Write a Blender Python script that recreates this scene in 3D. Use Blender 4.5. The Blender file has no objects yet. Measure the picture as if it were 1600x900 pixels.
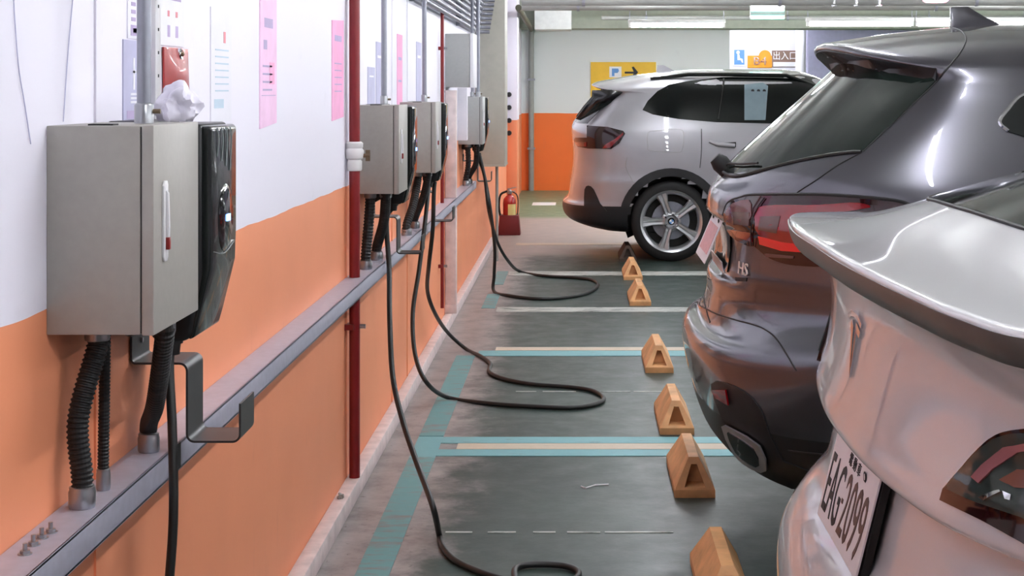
import bpy, bmesh, math, random
from mathutils import Vector, Matrix
from mathutils.bvhtree import BVHTree
from mathutils.geometry import delaunay_2d_cdt

random.seed(7)
# ------------------------------------------------------------------ camera / world / exposure
H, F, CX, CY = 1.46, 2500.0, 905.0, 141.0        # eye height (m), focal length and principal point (px of 1600x900)
XW = -0.84                                        # left wall plane
CEIL = 2.85
sc = bpy.context.scene
col = sc.collection
cam_d = bpy.data.cameras.new('camera')
cam = bpy.data.objects.new('camera', cam_d)
col.objects.link(cam)
cam.location = (0, 0, H)
cam.rotation_euler = (math.pi / 2, 0, 0)
cam_d.sensor_width = 36.0
cam_d.sensor_fit = 'HORIZONTAL'
cam_d.lens = F / 1600 * 36
cam_d.shift_x = -(CX - 800) / 1600
cam_d.shift_y = -(450 - CY) / 1600
cam_d.clip_start = 0.05
cam_d.clip_end = 200
sc.camera = cam
world = bpy.data.worlds.new('world')
sc.world = world
world.use_nodes = True
world.node_tree.nodes['Background'].inputs[0].default_value = (0.8, 0.85, 0.9, 1)
world.node_tree.nodes['Background'].inputs[1].default_value = 0.3
TUBE = 60.0                                       # emission of the fluorescent tubes
sc.view_settings.view_transform = 'Standard'
sc.view_settings.look = 'None'
sc.view_settings.gamma = 1.0
sc.view_settings.use_curve_mapping = False
sc.view_settings.exposure = 1.2


def W(px, py, Y):
    return Vector(((px - CX) * Y / F, Y, H - (py - CY) * Y / F))


def WF(px, py, z=0.0):
    Y = (H - z) * F / (py - CY)
    return Vector(((px - CX) * Y / F, Y, z))


# ------------------------------------------------------------------ materials
def srgb(r, g, b):
    def f(c):
        c /= 255.0
        return c / 12.92 if c <= 0.04045 else ((c + 0.055) / 1.055) ** 2.4
    return (f(r), f(g), f(b), 1.0)


class NT:
    def __init__(self, name):
        self.m = bpy.data.materials.new(name)
        self.m.use_nodes = True
        self.t = self.m.node_tree
        self.b = self.t.nodes['Principled BSDF']

    def n(self, typ, **kw):
        nd = self.t.nodes.new(typ)
        for k, v in kw.items():
            setattr(nd, k, v)
        return nd

    def l(self, a, b):
        self.t.links.new(a, b)

    def pos(self):
        return self.n('ShaderNodeNewGeometry').outputs['Position']

    def noise(self, scale, detail=4, rough=0.55, vec=None, stretch=None):
        nz = self.n('ShaderNodeTexNoise')
        nz.inputs['Scale'].default_value = scale
        nz.inputs['Detail'].default_value = detail
        nz.inputs['Roughness'].default_value = rough
        v = vec if vec is not None else self.pos()
        if stretch:
            mp = self.n('ShaderNodeMapping')
            mp.inputs['Scale'].default_value = stretch
            self.l(v, mp.inputs[0])
            v = mp.outputs[0]
        self.l(v, nz.inputs['Vector'])
        return nz.outputs['Fac']

    def ramp(self, fac, stops):
        r = self.n('ShaderNodeValToRGB')
        el = r.color_ramp.elements
        while len(el) < len(stops):
            el.new(0.5)
        for e, (p, c) in zip(el, stops):
            e.position = p
            e.color = c if len(c) == 4 else (*c, 1)
        self.l(fac, r.inputs[0])
        return r.outputs[0]

    def mix(self, fac, a, b, mode='MIX'):
        mx = self.n('ShaderNodeMix', data_type='RGBA', blend_type=mode)
        for inp, v in ((mx.inputs[0], fac), (mx.inputs[6], a), (mx.inputs[7], b)):
            if hasattr(v, 'is_linked') or hasattr(v, 'links'):
                self.l(v, inp)
            else:
                inp.default_value = v
        return mx.outputs[2]

    def math(self, op, a, b=None, c=None):
        md = self.n('ShaderNodeMath', operation=op)
        for i, v in enumerate((a, b, c)):
            if v is None:
                continue
            if hasattr(v, 'links'):
                self.l(v, md.inputs[i])
            else:
                md.inputs[i].default_value = v
        return md.outputs[0]

    def sep(self):
        s = self.n('ShaderNodeSeparateXYZ')
        self.l(self.pos(), s.inputs[0])
        return s.outputs

    def bump(self, h, strength=0.2, dist=0.01):
        bp = self.n('ShaderNodeBump')
        bp.inputs['Strength'].default_value = strength
        bp.inputs['Distance'].default_value = dist
        self.l(h, bp.inputs['Height'])
        self.l(bp.outputs[0], self.b.inputs['Normal'])


BLACKV, WHITEV = (0, 0, 0, 1), (1, 1, 1, 1)


def mat(name, c, rough=0.5, metal=0.0, coat=0.0, var=0.06, scale=14.0, bump=0.0, spec=0.5, emit=0.0, ec=None, coat_rough=0.04):
    N = NT(name)
    c = srgb(*c)
    fac = N.noise(scale)
    dark = tuple(v * (1 - var) for v in c[:3]) + (1,)
    lite = tuple(min(1, v * (1 + var)) for v in c[:3]) + (1,)
    N.l(N.ramp(fac, [(0.3, dark), (0.7, lite)]), N.b.inputs['Base Color'])
    N.b.inputs['Roughness'].default_value = rough
    N.b.inputs['Metallic'].default_value = metal
    N.b.inputs['Specular IOR Level'].default_value = spec
    N.b.inputs['Coat Weight'].default_value = coat
    N.b.inputs['Coat Roughness'].default_value = coat_rough
    if bump:
        N.bump(fac, bump, 0.004)
    if emit:
        N.b.inputs['Emission Color'].default_value = srgb(*(ec or (255, 255, 255)))
        N.b.inputs['Emission Strength'].default_value = emit
    return N.m


def wall_mat(name, split, orange, white):
    """two-tone painted plaster: orange dado below a hand-painted edge, white above"""
    N = NT(name)
    x, y, z = N.sep()
    wob = N.math('MULTIPLY_ADD', N.noise(3.0, 2), 0.016, -0.008)
    m = N.math('GREATER_THAN', N.math('ADD', z, wob), split)
    o = N.mix(N.noise(2.2, 5), srgb(*orange), tuple(v * 0.86 for v in srgb(*orange)[:3]) + (1,))
    o = N.mix(N.ramp(N.noise(9.0, 6, 0.7, stretch=(1, 1, 0.25)), [(0.62, BLACKV), (0.8, (0.35, 0.35, 0.35, 1))]), o, srgb(190, 120, 95))
    w = N.mix(N.ramp(N.noise(6.0, 6, 0.7), [(0.6, BLACKV), (0.85, (0.3, 0.3, 0.3, 1))]), srgb(*white), srgb(205, 200, 205))
    N.l(N.mix(m, o, w), N.b.inputs['Base Color'])
    N.b.inputs['Roughness'].default_value = 0.55
    N.bump(N.noise(40.0, 3), 0.12, 0.003)
    return N.m


def floor_mat():
    N = NT('floor_epoxy')
    x, y, z = N.sep()
    n1 = N.noise(1.4, 6, 0.6)
    n2 = N.noise(7.0, 6, 0.65)
    n3 = N.noise(38.0, 4, 0.6)
    green = N.ramp(n1, [(0.3, srgb(36, 51, 46)), (0.55, srgb(47, 63, 57)), (0.75, srgb(64, 78, 72))])
    green = N.mix(N.ramp(n2, [(0.55, BLACKV), (0.8, (0.5, 0.5, 0.5, 1))]), green, srgb(56, 64, 60))
    # worn-through paint: streaks of bare concrete across the bays
    st = N.noise(2.0, 5, 0.6, stretch=(0.5, 3.0, 1))
    green = N.mix(N.ramp(st, [(0.60, BLACKV), (0.8, (0.5, 0.5, 0.5, 1))]), green, srgb(112, 116, 108))
    conc = N.ramp(n2, [(0.25, srgb(92, 87, 84)), (0.5, srgb(150, 144, 142)), (0.75, srgb(176, 168, 166))])
    conc = N.mix(N.ramp(n3, [(0.62, BLACKV), (0.72, WHITEV)]), conc, srgb(92, 88, 84))
    # bare concrete gutter along the wall with a ragged edge, and the bare drive lane beyond the bays
    edge = N.math('ADD', x, N.math('MULTIPLY_ADD', N.noise(5.0, 5, 0.7), 0.5, -0.25))
    g = N.math('SMOOTHSTEP', edge, -0.60, -0.42) if False else None
    mr = N.n('ShaderNodeMapRange', interpolation_type='SMOOTHSTEP')
    N.l(edge, mr.inputs[0])
    mr.inputs[1].default_value, mr.inputs[2].default_value = -0.58, -0.36
    base = N.mix(mr.outputs[0], conc, green)
    mr2 = N.n('ShaderNodeMapRange', interpolation_type='SMOOTHSTEP')
    N.l(N.math('ADD', y, N.math('MULTIPLY', n1, 1.2)), mr2.inputs[0])
    mr2.inputs[1].default_value, mr2.inputs[2].default_value = 14.2, 15.0
    lane = N.ramp(n2, [(0.3, srgb(150, 142, 138)), (0.7, srgb(186, 176, 170))])
    base = N.mix(mr2.outputs[0], base, lane)
    mr3 = N.n('ShaderNodeMapRange', interpolation_type='SMOOTHSTEP')
    N.l(N.math('ADD', y, N.math('MULTIPLY', n1, 0.6)), mr3.inputs[0])
    mr3.inputs[1].default_value, mr3.inputs[2].default_value = 18.3, 18.9
    base = N.mix(mr3.outputs[0], base, srgb(112, 138, 108))
    N.l(base, N.b.inputs['Base Color'])
    N.l(N.math('MULTIPLY_ADD', n2, 0.35, 0.22), N.b.inputs['Roughness'])
    N.b.inputs['Specular IOR Level'].default_value = 0.38
    N.bump(n3, 0.15, 0.003)
    return N.m


def line_mat(name, c, wear, under=(96, 104, 98)):
    N = NT(name)
    f = N.ramp(N.noise(9.0, 7, 0.7, stretch=(0.6, 2.0, 1)), [(wear, BLACKV), (wear + 0.12, WHITEV)])
    a = N.mix(N.noise(25.0, 3), srgb(*c), tuple(v * 0.86 for v in srgb(*c)[:3]) + (1,))
    N.l(N.mix(f, a, srgb(*under)), N.b.inputs['Base Color'])
    N.b.inputs['Roughness'].default_value = 0.5
    return N.m


def ceiling_mat():
    N = NT('ceiling_concrete')
    N.l(N.ramp(N.noise(1.5, 6), [(0.3, srgb(196, 198, 192)), (0.7, srgb(222, 224, 216))]), N.b.inputs['Base Color'])
    N.b.inputs['Roughness'].default_value = 0.85
    return N.m


def galv_mat(name='galvanised_steel', c=(156, 158, 168), rough=0.42, metal=0.65):
    N = NT(name)
    v = N.n('ShaderNodeTexVoronoi')
    v.inputs['Scale'].default_value = 45
    N.l(N.pos(), v.inputs['Vector'])
    base = N.mix(N.math('MULTIPLY', v.outputs['Distance'], 0.35), srgb(*c), tuple(k * 0.7 for k in srgb(*c)[:3]) + (1,))
    N.l(base, N.b.inputs['Base Color'])
    N.b.inputs['Metallic'].default_value = metal
    N.l(N.math('MULTIPLY_ADD', N.noise(12.0), 0.2, rough - 0.1), N.b.inputs['Roughness'])
    return N.m


def paint_mat(name, c, metal, rough, flake=0.05):
    N = NT(name)
    c = srgb(*c)
    f = N.noise(700.0, 1)
    N.l(N.mix(f, tuple(v * (1 - flake) for v in c[:3]) + (1,), tuple(min(1, v * (1 + flake)) for v in c[:3]) + (1,)), N.b.inputs['Base Color'])
    N.b.inputs['Metallic'].default_value = metal
    N.b.inputs['Roughness'].default_value = rough
    N.b.inputs['Coat Weight'].default_value = 1.0
    N.b.inputs['Coat Roughness'].default_value = 0.02
    return N.m


M = {}
M['wall'] = wall_mat('wall_two_tone_paint', 1.115, (252, 160, 116), (240, 236, 247))
M['backwall'] = wall_mat('back_wall_two_tone_paint', 1.125, (252, 122, 48), (226, 230, 230))
M['floor'] = floor_mat()
M['ceil'] = ceiling_mat()
M['curb'] = mat('curb_worn_white_paint', (222, 206, 204), 0.6, var=0.14, scale=16)
M['blue'] = line_mat('line_teal_blue_paint', (118, 178, 184), 0.60)
M['teal'] = line_mat('line_faded_teal_paint', (104, 158, 160), 0.50, (126, 128, 124))
M['tan'] = line_mat('line_worn_cream_paint', (208, 192, 170), 0.58, (150, 148, 142))
M['oldwhite'] = line_mat('line_old_white_paint', (190, 194, 188), 0.50, (92, 102, 96))
M['box'] = mat('cabinet_beige_grey_powdercoat', (163, 159, 152), 0.45, var=0.03, scale=60, bump=0.05)
M['boxgrey'] = mat('cabinet_plain_grey_powdercoat', (172, 174, 172), 0.5, var=0.03, scale=60)
M['beige'] = mat('duct_beige_grey_paint', (178, 176, 164), 0.5, var=0.05)
M['gasket'] = mat('gasket_dark_rubber', (38, 38, 36), 0.7)
M['plasticwhite'] = mat('handle_white_plastic', (232, 230, 232), 0.3)
M['redlatch'] = mat('latch_red_plastic', (140, 34, 30), 0.35)
M['black'] = mat('satin_black_plastic', (22, 23, 24), 0.35)
M['blackgloss'] = mat('gloss_black_cover', (20, 26, 25), 0.12, coat=0.6)
M['film'] = mat('film_wrapped_black_plastic', (24, 30, 30), 0.22, coat=0.35, scale=30, bump=0.25)
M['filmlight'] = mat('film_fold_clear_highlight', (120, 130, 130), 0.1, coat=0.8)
M['hose'] = mat('corrugated_black_hose', (26, 26, 27), 0.5)
M['cable'] = mat('rubber_cable_black', (24, 26, 25), 0.45)
M['galv'] = galv_mat()
M['galvlight'] = galv_mat('strut_channel_galvanised', (196, 196, 212), 0.5, 0.35)
M['fitting'] = galv_mat('conduit_fitting_zinc', (168, 170, 174), 0.32, 0.85)
M['bracket'] = mat('hook_grey_black_steel', (62, 64, 65), 0.4, metal=0.5)
M['redpipe'] = mat('pipe_dark_red_enamel', (128, 26, 30), 0.35, var=0.1, scale=9)
M['lampwhite'] = mat('valve_white_plastic', (236, 234, 232), 0.4)
M['brass'] = mat('tap_dull_brass', (120, 104, 84), 0.4, metal=0.8)
M['pink'] = mat('paper_pink', (250, 208, 238), 0.7)
M['pinkhot'] = mat('paper_bright_pink', (250, 178, 216), 0.7)
M['lilac'] = mat('poster_lilac_grey', (190, 188, 216), 0.6)
M['paper'] = mat('paper_white', (238, 236, 244), 0.7, var=0.02)
M['ink'] = mat('ink_grey_violet', (190, 172, 208), 0.7)
M['inkdark'] = mat('ink_black', (30, 30, 34), 0.6)
M['inkred'] = mat('ink_washed_out_red', (230, 150, 158), 0.7)  # print inks paled, painting the strong light on the sheets into their colour
M['inkblue'] = mat('ink_pale_blue', (196, 214, 228), 0.7)
M['redvinyl'] = mat('pouch_red_vinyl', (156, 32, 30), 0.4, coat=0.15, scale=20, bump=0.3)
M['tissue'] = mat('plastic_bag_white', (226, 222, 236), 0.35, var=0.04, bump=0.2)
M['stop'] = mat('wheel_stop_worn_yellow_paint', (220, 166, 112), 0.6, var=0.22, scale=10, bump=0.15)
M['stopshade'] = mat('wheel_stop_shaded_yellow', (66, 50, 40), 0.7, var=0.2)  # stop colour darkened, with the shadow lying over it painted in
M['extred'] = mat('extinguisher_red_enamel', (170, 24, 22), 0.25, coat=0.5)
M['extlabel'] = mat('extinguisher_yellow_label', (226, 214, 140), 0.5)
M['extbase'] = mat('extinguisher_stand_maroon_plastic', (112, 22, 26), 0.4)
M['yellow'] = mat('sign_yellow', (238, 190, 44), 0.5, var=0.03)
M['signorange'] = mat('sign_orange_yellow', (226, 150, 12), 0.5, var=0.02)
M['signwhite'] = mat('sign_white', (240, 240, 244), 0.5, var=0.02)
M['signblue'] = mat('sign_blue', (96, 150, 214), 0.5)
M['signbrown'] = mat('sign_brown', (132, 104, 92), 0.5)
M['tube'] = mat('fluorescent_tube_glow', (255, 255, 250), 0.5, emit=TUBE, ec=(246, 248, 255))
M['exit'] = mat('exit_sign_green_glow', (150, 240, 220), 0.5, emit=3.0, ec=(130, 240, 210))
M['exitw'] = mat('exit_sign_white_glow', (255, 255, 255), 0.5, emit=5.0, ec=(250, 255, 252))
M['redlamp'] = mat('alarm_lamp_pink_glow', (255, 150, 180), 0.5, emit=5.0, ec=(255, 140, 170))
M['lampbody'] = mat('lamp_housing_white', (226, 228, 226), 0.5)
M['led'] = mat('status_led_blue', (80, 120, 255), 0.3, emit=6.0, ec=(80, 130, 255))
M['greypipe'] = mat('pipe_grey_paint', (150, 152, 147), 0.5)
M['beam'] = mat('beam_grey_green_paint', (172, 178, 164), 0.7)
M['darkpipe'] = mat('pipe_dark_olive_paint', (74, 74, 58), 0.6)
# cars
M['grey_paint'] = paint_mat('suv_grey_metallic_paint', (84, 83, 90), 0.8, 0.28)
M['white_paint'] = paint_mat('sedan_pearl_white_paint', (206, 204, 206), 0.0, 0.3)
M['silver_paint'] = paint_mat('suv_silver_metallic_paint', (166, 165, 170), 0.45, 0.35)
M['clad'] = mat('cladding_black_plastic', (24, 25, 28), 0.45)
M['lipgrey'] = mat('spoiler_lip_dark_grey', (72, 74, 72), 0.35)
M['glass'] = mat('tinted_glass', (10, 14, 14), 0.04, var=0.02, spec=0.4)
M['glassgreen'] = mat('tinted_rear_glass', (20, 29, 25), 0.05, var=0.02, spec=0.4)
M['trim'] = mat('gloss_black_trim', (12, 12, 13), 0.1, coat=0.8)
M['panepatch'] = mat('pane_patch_pale_blue_grey', (112, 130, 138), 0.5)
M['badge'] = mat('badge_bright_silver', (232, 216, 206), 0.3, metal=0.3)
M['chrome'] = mat('chrome_trim', (226, 226, 230), 0.1, metal=1.0)
M['alloy'] = mat('wheel_alloy_silver', (196, 197, 200), 0.28, metal=0.8)
M['tyre'] = mat('tyre_rubber', (20, 20, 21), 0.7)
M['redlens'] = mat('tail_lamp_red_lens', (124, 6, 15), 0.08, coat=1.0, emit=0.0)
M['redglow'] = mat('tail_lamp_bright_red_strip', (190, 14, 28), 0.12, coat=1.0, emit=0.03, ec=(255, 16, 26))
M['darklens'] = mat('tail_lamp_smoked_lens', (40, 12, 14), 0.06, coat=0.2)
M['pinklens'] = mat('tail_lamp_clear_pinkish_lens', (104, 58, 60), 0.08, coat=0.2)
M['greylens'] = mat('tail_lamp_grey_reflector', (92, 62, 58), 0.15, coat=0.2)
M['platewhite'] = mat('plate_white_enamel', (232, 228, 230), 0.35, var=0.02)
M['platepink'] = mat('plate_pink_print', (226, 172, 172), 0.5, var=0.15, scale=60)
M['plateink_reflect'] = mat('plate_ink_reflected_brown', (70, 42, 38), 0.4)  # black ink browned to paint in the light reflected on the digits
M['lenssmoke'] = mat('tail_lamp_smoked_grey_lens', (52, 62, 60), 0.06, coat=0.2)
M['lensrose'] = mat('tail_lamp_rose_guide', (150, 96, 100), 0.15, coat=0.2)
M['lensamber'] = mat('tail_lamp_amber_reflector', (120, 66, 48), 0.15, coat=0.2)
M['seam'] = mat('panel_gap_dark', (14, 14, 15), 0.6)


# ------------------------------------------------------------------ mesh helpers
class MB:
    def __init__(self):
        self.v, self.f = [], []

    def add(self, vs, fs):
        o = len(self.v)
        self.v += [tuple(p) for p in vs]
        self.f += [tuple(i + o for i in f) for f in fs]
        return self

    def box(self, x0, x1, y0, y1, z0, z1):
        vs = [(x, y, z) for z in (z0, z1) for y in (y0, y1) for x in (x0, x1)]
        return self.add(vs, [(0, 2, 3, 1), (4, 5, 7, 6), (0, 1, 5, 4), (2, 6, 7, 3), (0, 4, 6, 2), (1, 3, 7, 5)])

    def tube(self, pts, r, n=12, cap=True):
        pts = [Vector(p) for p in pts]
        rs = r if isinstance(r, (list, tuple)) else [r] * len(pts)
        rings = []
        up = None
        for i, p in enumerate(pts):
            t = (pts[min(i + 1, len(pts) - 1)] - pts[max(i - 1, 0)])
            t = t.normalized() if t.length > 1e-9 else Vector((0, 0, 1))
            if up is None:
                a = Vector((0, 0, 1)) if abs(t.z) < 0.9 else Vector((1, 0, 0))
                up = (a - t * a.dot(t)).normalized()
            else:
                up = (up - t * up.dot(t))
                up = up.normalized() if up.length > 1e-6 else t.orthogonal().normalized()
            s = t.cross(up)
            rings.append([p + (up * math.cos(2 * math.pi * k / n) + s * math.sin(2 * math.pi * k / n)) * rs[i] for k in range(n)])
        vs = [q for rg in rings for q in rg]
        fs = []
        for i in range(len(rings) - 1):
            for k in range(n):
                a, b = i * n + k, i * n + (k + 1) % n
                fs.append((a, b, b + n, a + n))
        if cap:
            fs.append(tuple(range(n - 1, -1, -1)))
            fs.append(tuple((len(rings) - 1) * n + k for k in range(n)))
        return self.add(vs, fs)

    def prism(self, outline, vec):
        """outline: list of 3D points (planar), extruded along vec"""
        n = len(outline)
        a = [Vector(p) for p in outline]
        b = [p + Vector(vec) for p in a]
        fs = [tuple(range(n - 1, -1, -1)), tuple(range(n, 2 * n))]
        for k in range(n):
            fs.append((k, (k + 1) % n, n + (k + 1) % n, n + k))
        return self.add(a + b, fs)

    def lathe(self, prof, c, axis='z', n=32, closed=False):
        """prof: list of (r, h) about an axis through c"""
        c = Vector(c)
        vs = []
        for r, h in prof:
            for k in range(n):
                a = 2 * math.pi * k / n
                u, w = r * math.cos(a), r * math.sin(a)
                d = {'z': (u, w, h), 'y': (w, h, u), 'x': (h, u, w)}[axis]
                vs.append(c + Vector(d))
        fs = []
        m = len(prof)
        for i in range(m if closed else m - 1):
            j = (i + 1) % m
            for k in range(n):
                fs.append((i * n + k, i * n + (k + 1) % n, j * n + (k + 1) % n, j * n + k))
        return self.add(vs, fs)


def crom(pts, k=8, closed=False):
    pts = [Vector(p) for p in pts]
    n = len(pts)
    out = []
    for i in range(n if closed else n - 1):
        p1, p2 = pts[i], pts[(i + 1) % n]
        p0 = pts[i - 1] if (i > 0 or closed) else p1 * 2 - p2
        p3 = pts[(i + 2) % n] if (i + 2 < n or closed) else p2 * 2 - p1
        for j in range(k):
            t = j / k
            out.append(0.5 * ((2 * p1) + (p2 - p0) * t + (2 * p0 - 5 * p1 + 4 * p2 - p3) * t * t + (3 * p1 - p0 - 3 * p2 + p3) * t ** 3))
    if not closed:
        out.append(pts[-1])
    return out


def crom_nu(pts, k, closed=False):
    """centripetal Catmull-Rom: no ripples where control points are unevenly spaced"""
    n = len(pts)
    out = []
    for i in range(n if closed else n - 1):
        p1, p2 = pts[i], pts[(i + 1) % n]
        p0 = pts[i - 1] if (i > 0 or closed) else p1 * 2 - p2
        p3 = pts[(i + 2) % n] if (i + 2 < n or closed) else p2 * 2 - p1
        d1 = max(1e-5, (p1 - p0).length ** 0.5)
        d2 = max(1e-5, (p2 - p1).length ** 0.5)
        d3 = max(1e-5, (p3 - p2).length ** 0.5)
        m1 = (p1 - p0) / d1 - (p2 - p0) / (d1 + d2) + (p2 - p1) / d2
        m2 = (p2 - p1) / d2 - (p3 - p1) / (d2 + d3) + (p3 - p2) / d3
        m1, m2 = m1 * d2, m2 * d2
        for j in range(k):
            t = j / k
            out.append(p1 * (2 * t ** 3 - 3 * t * t + 1) + m1 * (t ** 3 - 2 * t * t + t) + p2 * (3 * t * t - 2 * t ** 3) + m2 * (t ** 3 - t * t))
    if not closed:
        out.append(pts[-1])
    return out


def obj(name, mb, m, parent=None, smooth=False, bevel=0.0, seg=2):
    me = bpy.data.meshes.new(name)
    o0 = parent.matrix_world.translation if parent is not None else Vector((0, 0, 0))
    if parent is not None:
        o0 = Vector(parent['_org']) if '_org' in parent else Vector((0, 0, 0))
    me.from_pydata([tuple(Vector(p) - o0) for p in mb.v], [], mb.f)
    bm = bmesh.new()
    bm.from_mesh(me)
    bmesh.ops.recalc_face_normals(bm, faces=bm.faces)
    if bevel:
        es = [e for e in bm.edges if e.is_manifold and e.calc_face_angle(0) > 0.5]
        bmesh.ops.bevel(bm, geom=es, offset=bevel, segments=seg, affect='EDGES', profile=0.5, clamp_overlap=True)
    if smooth or bevel:
        for f in bm.faces:
            f.smooth = True
        for e in bm.edges:
            if e.is_manifold and e.calc_face_angle(0) > 0.7:
                e.smooth = False
    bm.to_mesh(me)
    bm.free()
    me.materials.append(M[m] if isinstance(m, str) else m)
    o = bpy.data.objects.new(name, me)
    col.objects.link(o)
    if parent is not None:
        o.parent = parent
        o['_org'] = tuple(o0)
    return o


def tag(o, label, cat, group=None):
    o['label'] = label
    o['category'] = cat
    if group:
        o['group'] = group
    return o


def thing(name, label, cat, loc, group=None):
    o = bpy.data.objects.new(name, None)
    o.empty_display_size = 0.05
    col.objects.link(o)
    o.location = loc
    o['_org'] = tuple(loc)
    return tag(o, label, cat, group)


def struct(name, mb, m, parent=None, bevel=0.0, label=None, smooth=False):
    o = obj(name, mb, m, parent, smooth=smooth, bevel=bevel)
    if parent is None:
        o['kind'] = 'structure'
    if label:
        o['label'] = label
    return o


def text_mb(txt, size, to_world, extrude=0.001, align='CENTER', xs=1.0, fit=None):
    """flat lettering as geometry; to_world maps local (u, v, depth) to a world point"""
    cu = bpy.data.curves.new('lettering', 'FONT')
    cu.body = txt
    cu.size = size
    cu.align_x = align
    cu.align_y = 'CENTER'
    cu.extrude = extrude
    cu.resolution_u = 3
    ob = bpy.data.objects.new('lettering', cu)
    col.objects.link(ob)
    bpy.context.view_layer.update()
    dg = bpy.context.evaluated_depsgraph_get()
    me = bpy.data.meshes.new_from_object(ob.evaluated_get(dg))
    mb = MB()
    if fit:
        ax, bx = min(v.co.x for v in me.vertices), max(v.co.x for v in me.vertices)
        ay, by = min(v.co.y for v in me.vertices), max(v.co.y for v in me.vertices)
        for v in me.vertices:
            v.co.x = ((v.co.x - ax) / (bx - ax) - 0.5) * fit[0]
            v.co.y = ((v.co.y - ay) / (by - ay) - 0.5) * fit[1]
    mb.add([to_world(v.co.x * xs, v.co.y, v.co.z) for v in me.vertices], [tuple(p.vertices) for p in me.polygons])
    bpy.data.objects.remove(ob)
    bpy.data.meshes.remove(me)
    bpy.data.curves.remove(cu)
    return mb


# ------------------------------------------------------------------ room shell
YB = 23.3                                         # back wall
struct('floor', MB().box(-1.0, 13.0, -5.0, 31.0, -0.12, 0.0), 'floor')
struct('ceiling', MB().box(-1.0, 13.0, -5.0, 31.0, CEIL, CEIL + 0.15), 'ceil')
struct('wall_left', MB().box(XW - 0.15, XW, -5.0, YB, 0.0, CEIL), 'wall')
x_open = 2.19
struct('wall_back', MB().box(XW - 0.15, x_open, YB, YB + 0.2, 0.0, CEIL), 'backwall')
struct('wall_recess_side', MB().box(x_open - 0.15, x_open, YB + 0.2, 27.2, 0.0, CEIL), 'paper')
struct('wall_recess', MB().box(x_open, 3.86, 27.2, 27.4, 0.0, CEIL), 'paper')
struct('wall_back_right', MB().box(3.86, 13.0, 27.0, 27.4, 0.0, CEIL), 'lilac')
struct('wall_right', MB().box(13.0, 13.15, -5.0, 31.0, 0.0, CEIL), 'ceil')
struct('wall_behind', MB().box(-1.0, 13.0, -5.15, -5.0, 0.0, CEIL), 'paper')
# kerb along the foot of the wall
struct('baseboard_left', MB().box(XW, -0.789, -3.0, 15.2, 0.0, 0.066), 'curb', bevel=0.006)
# pilaster further down the wall, with dark studs on its side
pil = struct('trim_1', MB().box(XW, -0.718, 18.5, 19.1, 0.0, CEIL), 'wall', bevel=0.004)
for zz in (1.41, 1.26, 1.11, 0.965):
    struct('stud', MB().lathe([(0.0, -0.05), (0.025, -0.05), (0.03, -0.02), (0.03, 0.0)], (-0.81, 18.5, zz), 'y', 12), 'inkdark', pil)
# vertical joint cover strips of the left wall
for i, px in enumerate((150, 541, 612, 636)):
    Y = XW * F / (px - CX)
    struct('trim_%d' % (i + 2), MB().box(XW, XW + 0.004, Y - 0.012, Y + 0.012, 0.066, CEIL), 'wall')
flo = bpy.data.objects['floor']


def stripe(x0, x1, y0, y1, m, h=0.0025):
    return struct('painted_line', MB().box(x0, x1, y0, y1, 0.0, h), m, flo)


def yf(py):
    return H * F / (py - CY)


# blue line beside the gutter, in the stretches that survive
stripe(-0.675, -0.572, 2.0, yf(716), 'teal')
stripe(-0.675, -0.572, yf(716), yf(683), 'blue')
stripe(-0.675, -0.572, yf(682), yf(556), 'teal')
stripe(-0.655, -0.565, yf(482), yf(460), 'teal')
stripe(-0.66, -0.57, yf(445), yf(424), 'teal')
# bay lines across the floor
XR = 6.5
stripe(-0.572, XR, yf(713), yf(703), 'blue')
stripe(-0.50, XR, yf(702.5), yf(693.5), 'tan')
stripe(-0.572, XR, yf(693), yf(683.5), 'blue')
stripe(-0.56, XR, yf(556.5), yf(548.5), 'blue')
stripe(-0.47, XR, yf(548), yf(543), 'tan')
stripe(-0.55, XR, yf(487.5), yf(480.5), 'oldwhite')
stripe(-0.56, XR, yf(430.5), yf(424.5), 'oldwhite')
stripe(-0.6, 3.5, yf(383), yf(380), 'tan')
stripe(-0.9 + 0.3, -0.30, yf(321), yf(316.5), 'signwhite')
# old dashed lines between the bays
for py, segs in ((832, ((696, 738), (762, 806), (833, 868), (886, 938), (945, 1052))), (612, ((806, 838), (848, 900), (938, 985), (990, 1062)))):
    for a, b in segs:
        Y = yf(py)
        stripe((a - CX) * Y / F, (b - CX) * Y / F, Y - 0.008, Y + 0.008, 'oldwhite', 0.002)
struct('paint_splash', MB().tube([WF(x, y, 0.002) for x, y in ((908, 760), (915, 763), (930, 758), (951, 757))], 0.003, 6), 'signwhite', flo)

# ------------------------------------------------------------------ overhead at the far end
bm_ = struct('beam', MB().box(XW, 13.0, 22.6, YB, 2.335, CEIL), 'beam')
bm_['kind'] = 'structure'
bm_.name = 'trim_6'
t = MB().box(W(836, 46, 22.2).x, W(893, 46, 22.2).x, 21.9, 22.6, W(0, 46, 21.9).z, W(0, 12, 21.9).z)
tag(obj('ventilation_duct', t, 'lampbody', bevel=0.01), 'pale boxed duct under the ceiling in the far left corner', 'duct')
t = MB().tube([W(810, 12, 17.5), W(830.5, 46, 22.6)], 0.035, 12)
tag(obj('sloping_pipe', t, 'darkpipe', smooth=True), 'dark olive pipe running under the ceiling into the far left corner', 'pipe')
t = thing('drain_pipe', 'grey vertical drain pipe on the far orange and white wall', 'pipe', (W(830, 0, 23.2).x, 23.2, 0))
obj('pipe', MB().tube([(W(830, 0, 23.2).x, 23.22, 0), (W(830, 0, 23.2).x, 23.22, 2.33)], 0.04, 14), 'greypipe', t, smooth=True)
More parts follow.
